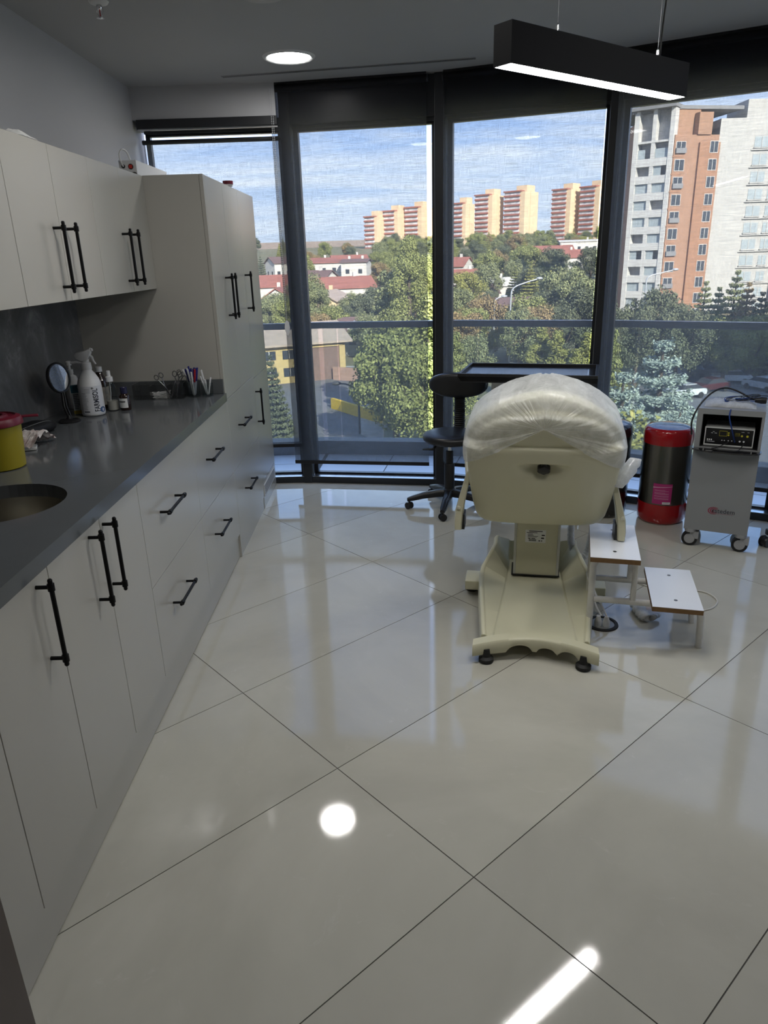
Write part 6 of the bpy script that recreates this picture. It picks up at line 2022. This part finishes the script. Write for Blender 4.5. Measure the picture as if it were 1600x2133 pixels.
# low pink wall, yellow barrier, pale green fence
a_, b_ = onz(694, 792, GZ), onz(800, 800, GZ)
tag(build(MB().wallseg((a_.x, a_.y), (b_.x, b_.y), .4, GZ, GZ + 1.7), 'garden_wall', M_pink, None), 'low pinkish brick wall along the street left of the poplar', 'wall')
a_, b_ = onz(690, 852, GZ), onz(800, 887, GZ)
tag(build(MB().wallseg((a_.x, a_.y), (b_.x, b_.y), .35, GZ, GZ + 1.15), 'yellow_barrier', mat('yellow_barrier_paint', (.72, .47, .03), .6, var=.08), None), 'low yellow barrier wall beside the street before the poplar', 'barrier')
a_, b_ = onz(800, 930, GZ), onz(935, 893, GZ)
fen = thing('panel_fence', 'pale green panel fence with posts below the poplar', 'fence', tuple(a_))
d_ = (b_ - a_); nseg = 7
for k in range(nseg):
    p, q = a_ + d_ * (k / nseg), a_ + d_ * ((k + .94) / nseg)
    build(MB().wallseg((p.x, p.y), (q.x, q.y), .06, GZ, GZ + 1.6), 'fence_panel', mat('pale_green_fence', (.42, .50, .42), .6), fen)
    build(MB().cyl((p.x, p.y, GZ), (p.x, p.y, GZ + 2.1), .06, n=8), 'fence_post', M_white, fen, smooth=40)

# ================================================================== OUTSIDE: STREET LAMPS
M_galv = mat('galvanised_steel', (.48, .50, .53), .45, metal=.4)
M_dkpole = mat('dark_lamp_post', (.05, .05, .055), .5)
def lamp(base, h, path, m, label, hz=.18, r=.09):
    t = thing('street_lamp', label, 'street lamp', tuple(base))
    P = [base + Vector((0, 0, z)) for z in (0, h * .5, h * .85)] + [base + Vector(q) for q in path]
    S_ = spline(P, 5)
    build(MB().tube(S_, [lerp(r, r * .55, i / len(S_)) for i in range(len(S_))], 8), 'post', m, t, smooth=60)
    e_ = P[-1]; d_2 = (P[-1] - P[-2]).normalized()
    build(MB().sphere(e_ + d_2 * .35, 1.0, 12, 8, .45, .22, hz), 'lamp_head', m, t, smooth=60)
    return t
b0_ = onz(750, 905, GZ)
hgt = atd(742, 806, math.hypot(b0_.x, b0_.y)).z - GZ
lamp(b0_, hgt, [(-.35, 0, hgt * .98), (-1.0, 0, hgt * 1.06), (-1.55, 0, hgt * 1.075)], M_dkpole, 'dark curved street lamp standing before the yellow barrier', r=.11)
b0_ = onz(1027, 760, GZ); hg = atd(1030, 622, math.hypot(b0_.x, b0_.y)).z - GZ
lamp(b0_, hg, [(.1, 0, hg * .97), (.6, 0, hg * 1.01), (1.0, 0, hg * 1.02)], M_galv, 'grey street lamp with a short arm, shorter of two above the tray', r=.11)
b0_ = onz(1060, 766, GZ); hg = atd(1063, 598, math.hypot(b0_.x, b0_.y)).z - GZ
lamp(b0_, hg, [(.3, 0, hg * .985), (2.0, 0, hg * 1.05), (3.4, 0, hg * 1.085)], M_galv, 'tall grey street lamp with a long arm above the tray', r=.13)
b0_ = onz(1332, 745, GZ); hg = atd(1340, 575, math.hypot(b0_.x, b0_.y)).z - GZ
lamp(b0_, hg, [(.2, 0, hg * .985), (2.0, 0, hg * 1.03), (3.6, 0, hg * 1.06)], M_galv, 'grey street lamp before the brick tower', r=.13)

# ================================================================== OUTSIDE: CARS
M_tyre = mat('tyre', (.02, .02, .02), .8)
def car(px, py, rot, col, label, s=1.0):
    p = onz(px, py, GZ + .08)
    t = thing('parked_car', label, 'car', tuple(p), rot)
    cm = mat('car_' + '_'.join('%d' % (c * 100) for c in col), col, .3, coat=.5)
    prof = [(-2.15, .35), (-2.2, .6), (-2.1, .88), (-1.2, 1.0), (1.3, 1.0), (2.05, .95), (2.2, .7), (2.15, .35)]
    rg = []
    for y, k in ((-.88, .97), (-.8, 1), (.8, 1), (.88, .97)):
        rg.append([(x * k * s, y * s, z * s) for x, z in prof])
    build(MB().loft(rg), 'body', cm, t, smooth=40, world=False, bevel=.04)
    cab_ = [(-1.25, .98), (-.55, 1.42), (.9, 1.45), (1.75, .98)]
    build(MB().loft([[(x * k * s, y * s, z * s) for x, z in cab_] for y, k in ((-.8, 1), (-.66, .93), (.66, .93), (.8, 1))]), 'windows', M_wing, t, smooth=40, world=False)
    build(MB().loft([[(x * s, y * s, z * s) for x, z in ((-.5, 1.40), (-.45, 1.47), (.85, 1.49), (.95, 1.43))] for y in (-.66, .66)]), 'roof', cm, t, smooth=40, world=False)
    for x in (-1.35, 1.35):
        for y in (-.85, .85):
            build(MB().cyl((x * s, (y - .1) * s, .32 * s), (x * s, (y + .1) * s, .32 * s), .32 * s, n=16), 'wheel', M_tyre, t, smooth=40, world=False)
car(1465, 757, .15, (.72, .72, .74), 'white car in the shade at the back of the parking lot')
car(1592, 762, .2, (.72, .72, .74), 'white car at the right edge at the back of the parking lot')
car(1522, 797, -.3, (.70, .72, .76), 'white car in the second row of the parking lot')
car(1588, 812, -1.2, (.45, .47, .52), 'silver car seen from the front at the right edge')
car(1425, 828, .3, (.68, .70, .75), 'white car half hidden behind the blue spruces')
car(1478, 815, .4, (.07, .016, .016), 'dark red car above the device cart')
car(1470, 785, .3, (.12, .12, .13), 'dark car between the white cars on the parking lot')
car(756, 727, .1, (.75, .75, .75), 'white car parked before the grey house')
car(727, 719, .1, (.70, .35, .03), 'orange car parked left of the white car by the grey house')

# ================================================================== OUTSIDE: FAR TOWERS
M_tcream = mat('tower_cream', (.66, .50, .33), .85, var=.05, vscale=.15)
M_tred = mat('tower_red_parapet', (.32, .115, .085), .85)
M_twin = mat('tower_window_band', (.34, .33, .36), .4, col2=(.75, .74, .74), vscale=.28, detail=2)
def tower(px, top, wpx, D, label, rot=.55):
    p = atd(px, top, D)
    az = math.atan2(p.x, p.y)
    wv_ = wpx * D / FPX
    g = gz(D) - 6
    H = p.z - g
    t = thing('apartment_tower', label, 'tower', (p.x, p.y, g), -az - rot, 'far apartment towers')
    wl, wr_ = wv_ * .58 / math.cos(rot), wv_ * .62 / max(.3, math.sin(rot)) * .62
    # local: left face is the -y side (towards the camera, turned left); right face is the +x side
    build(MB().box(-wl, 0, 0, wr_, 0, H), 'core', M_tcream, t, world=False)
    fl_n = int(H // 3.05)
    for k in range(fl_n):
        z0 = H - (k + 1) * 3.05
        build(MB().box(-wl + .2, -wl * .24, -.25, 0, z0 + 1.15, z0 + 2.75), 'window_band', M_twin, t, world=False)
        build(MB().box(-wl, -wl * .22, -1.1, 0, z0 + .05, z0 + 1.1), 'parapet', M_tred, t, world=False)
        build(MB().box(.0, .12, wr_ * .35, wr_ * .5, z0 + 1.2, z0 + 2.4), 'stair_window', M_tcream, t, world=False)
    build(MB().box(-wl - .3, -wl * .15, -1.3, wr_ * .3, H, H + .9), 'roof_edge', M_tred, t, world=False)
    build(MB().box(-wl * .55, -wl * .05, wr_ * .2, wr_ * .8, H, H + 4.2), 'roof_house', M_tcream, t, world=False)
    build(MB().box(.0, .35, wr_ * .40, wr_ * .46, 0, H), 'red_strip', M_tcream, t, world=False)
for px, top, w, lab in ((785, 452, 42, 'shortest cream and red tower, leftmost of the group left of the middle post'), (828, 440, 50, 'middle cream and red tower of the group left of the middle post'), (878, 432, 56, 'right cream and red tower, half behind the tall poplar'),
                        (970, 424, 46, 'cream and red tower just right of the middle window post'), (1026, 406, 56, 'left tower of the tall cream and red pair in the middle window'), (1094, 398, 66, 'right tower of the tall cream and red pair in the middle window'),
                        (1190, 394, 58, 'left cream and red tower beside the third window post'), (1250, 388, 60, 'right cream and red tower behind the third window post')):
    tower(px, top, w, 540 + 25 * random.random(), lab)

# ================================================================== OUTSIDE: BIG TOWER ON THE RIGHT
def base_pt(px, D):
    p = atd(px, 640, D); return Vector((p.x, p.y))
L0, L1, Cc, R1, R2 = base_pt(1258, 171), base_pt(1292, 158.5), base_pt(1369, 156), base_pt(1457, 161), base_pt(1760, 175)
ztop = atd(1404, 222, 156).z
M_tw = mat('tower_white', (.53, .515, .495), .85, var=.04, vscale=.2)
M_tw2 = mat('tower_white_dimmed', (.42, .405, .385), .85, var=.05, vscale=.2)  # same white, darkened in colour so the sunlit right face does not blow out
M_brick = mat('tower_brick', (.32, .185, .122), .9, var=.12, vscale=.9, detail=8)
M_brick2 = mat('tower_brick_band', (.31, .165, .10), .9, var=.12, vscale=.9, detail=8)
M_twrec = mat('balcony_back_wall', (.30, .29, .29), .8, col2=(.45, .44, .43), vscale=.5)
M_twglass = mat('balcony_glass', (.32, .36, .38), .25)
M_eave = mat('tower_grey_eave', (.20, .20, .21), .8)
tw_ = thing('brick_tower', 'big white and brick apartment tower filling the right window', 'tower', (Cc.x, Cc.y, GZ))
FHt = 3.0
def face(a, b):
    d = (b - a); L = d.length; d = d / L
    n = Vector((d.y, -d.x))       # outward (towards the camera side when a is left, b right)
    return a, d, n, L
def fb_box(fc, s0, s1, n0, n1, z0, z1):
    a, d, n, L = fc
    q = [a + d * s0 + n * n0, a + d * s1 + n * n0, a + d * s1 + n * n1, a + d * s0 + n * n1]
    return MB().prism([(p.x, p.y) for p in q], z0, z1)
# far-left brick sliver
f0 = face(L0, L1)
build(fb_box(f0, 0, f0[3] - .1, -.8, -.3, GZ, ztop - 2), 'side_wall', M_brick, tw_)
build(fb_box(f0, -.6, f0[3] + .3, -5.5, .6, ztop - .4, ztop + .3), 'eave', mat('tower_grey_eave', (.20, .20, .21), .8), tw_)
nfl = int((ztop - GZ) / FHt)
for k in range(nfl):
    z0 = ztop - 2.4 - (k + 1) * FHt
    if z0 < GZ: break
    build(fb_box(f0, f0[3] * .45, f0[3] * .45 + 1.6, -.3, -.2, z0 + .5, z0 + 2.3), 'window', M_twglass, tw_)
# white balcony face
f1 = face(L1, Cc); L = f1[3]
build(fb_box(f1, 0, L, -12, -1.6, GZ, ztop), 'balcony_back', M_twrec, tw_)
build(fb_box(f1, 0, .9, -1.6, .15, GZ, ztop), 'pier', M_tw, tw_)
build(fb_box(f1, L - .8, L, -1.6, .15, GZ, ztop), 'pier', M_tw, tw_)
build(fb_box(f1, L * .5 - .35, L * .5 + .35, -1.6, .0, GZ, ztop), 'pier', M_tw, tw_)
zr = ztop - 5.2
k = 0
while zr - k * FHt > GZ + 1:
    z0 = zr - k * FHt
    build(fb_box(f1, .85, L - .75, -1.6, .05, z0 - (1.35 if k else .35), z0), 'balcony_parapet', M_tw, tw_)
    if k:
        for s0, s1, q in ((.95, L * .5 - .4, random.random()), (L * .5 + .4, L - .85, random.random())):
            z1_ = z0 + 1.62
            if q < .62:
                build(fb_box(f1, s0, s1 if q < .4 else lerp(s0, s1, .55), -.4, -.32, z0, z1_), 'balcony_glazing', M_twglass, tw_)
    k += 1
build(fb_box(f1, -1.6, L + .2, -13, .9, ztop, ztop + .6), 'eave', M_eave, tw_)
# brick face
f2 = face(Cc, R1); L = f2[3]
zb2 = ztop - 4.6
build(fb_box(f2, .3, L, -3, 0, GZ, zb2), 'brick_wall', M_brick, tw_)
build(fb_box(f2, 1.2, L * .62, -4, -1.2, zb2, ztop - .2), 'penthouse_wall', M_brick, tw_)
build(fb_box(f2, L * .5, L * .80, -5, .3, zb2, ztop - .9), 'stair_head', M_brick, tw_)
build(fb_box(f2, -.3, L * 1.55, -13, -1.0, ztop - .2, ztop + .4), 'eave', M_eave, tw_)
build(fb_box(f2, L * .56, L + .12, -3, .45, GZ, zb2 - 1.3), 'brick_bay', M_brick2, tw_)
k = 0
while True:
    z0 = ztop - 7.6 - k * FHt
    if z0 < GZ + .3: break
    for s0, s1, pr2 in ((.7, 2.5, 0.0), (L * .79, L * .79 + 1.5, .45)):
        w_ = build(fb_box(f2, s0 - .1, s1 + .1, pr2, pr2 + .1, z0 - .1, z0 + 1.9), 'window', M_tw, tw_)
        m_ = (s0 + s1) / 2
        build(fb_box(f2, s0, m_ - .06, pr2 + .06, pr2 + .14, z0, z0 + 1.8), 'pane', M_wing, w_)
        build(fb_box(f2, m_ + .06, s1, pr2 + .06, pr2 + .14, z0, z0 + 1.8), 'pane', M_wing, w_)
        build(fb_box(f2, s0 - .15, s1 + .15, pr2 + .1, pr2 + .4, z0 - .1, z0 + .75), 'window_rail', M_eave, w_) if k % 2 == 0 and pr2 == 0 else None
    build(fb_box(f2, 0, 2.3, 0, .08, z0 - .75, z0 - .55), 'brick_course', M_brick2, tw_)
    k += 1
# white right face
f3 = face(R1, R2); L = f3[3]
zt3 = atd(1500, 268, 164).z
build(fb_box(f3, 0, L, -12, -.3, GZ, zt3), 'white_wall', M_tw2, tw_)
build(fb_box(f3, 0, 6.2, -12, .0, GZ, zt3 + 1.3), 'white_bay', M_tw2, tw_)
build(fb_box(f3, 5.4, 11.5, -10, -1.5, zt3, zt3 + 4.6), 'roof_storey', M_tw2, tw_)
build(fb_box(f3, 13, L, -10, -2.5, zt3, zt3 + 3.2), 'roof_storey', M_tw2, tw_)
build(fb_box(f3, 10.5, L, -11, -1.2, zt3 + 3.2, zt3 + 3.6), 'roof_slab', M_tw2, tw_)
k = 0
while True:
    z0 = zt3 - 3.6 - k * FHt
    if z0 < GZ + .3: break
    for s0, s1, nn2 in ((6.9, 9.6, -.3), (10.6, 12.2, -.3), (15.0, 16.2, -.3), (18.4, 21.0, -.3), (22.4, 24.0, -.3)):
        w_ = build(fb_box(f3, s0, s1, nn2, nn2 + .06, z0, z0 + 1.75), 'window', M_twglass, tw_)
        build(fb_box(f3, s0 - .12, s1 + .12, nn2, nn2 + .35, z0 - .25, z0 - .08), 'window_ledge', M_tw2, w_)
        build(fb_box(f3, (s0 + s1) / 2 - .06, (s0 + s1) / 2 + .06, nn2, nn2 + .12, z0, z0 + 1.75), 'window_bar', M_tw2, w_)
    build(fb_box(f3, 6.2, 13.4, -.3, .05, z0 - .55, z0 - .35), 'floor_band', M_tw2, tw_)
    build(fb_box(f3, 17.6, 25.5, -.3, .05, z0 - .55, z0 - .35), 'floor_band', M_tw2, tw_)
    k += 1
for s0 in (13.6, 17.0):
    build(fb_box(f3, s0, s0 + .35, -.3, .6, GZ, zt3 - .5), 'vertical_fin', M_tw2, tw_)

nb = thing('added_shade_block', 'added unseen grey block outside the frame that shades the parking lot', 'building', (70, 42, GZ))  # unseen mass added out of view to cast shade on the parking lot
build(MB().box(54, 90, 26, 46, GZ, GZ + 34), 'walls', M_own, nb)
build(MB().box(53.5, 90.5, 25.5, 46.5, GZ + 34, GZ + 34.8), 'roof', M_eave, nb)
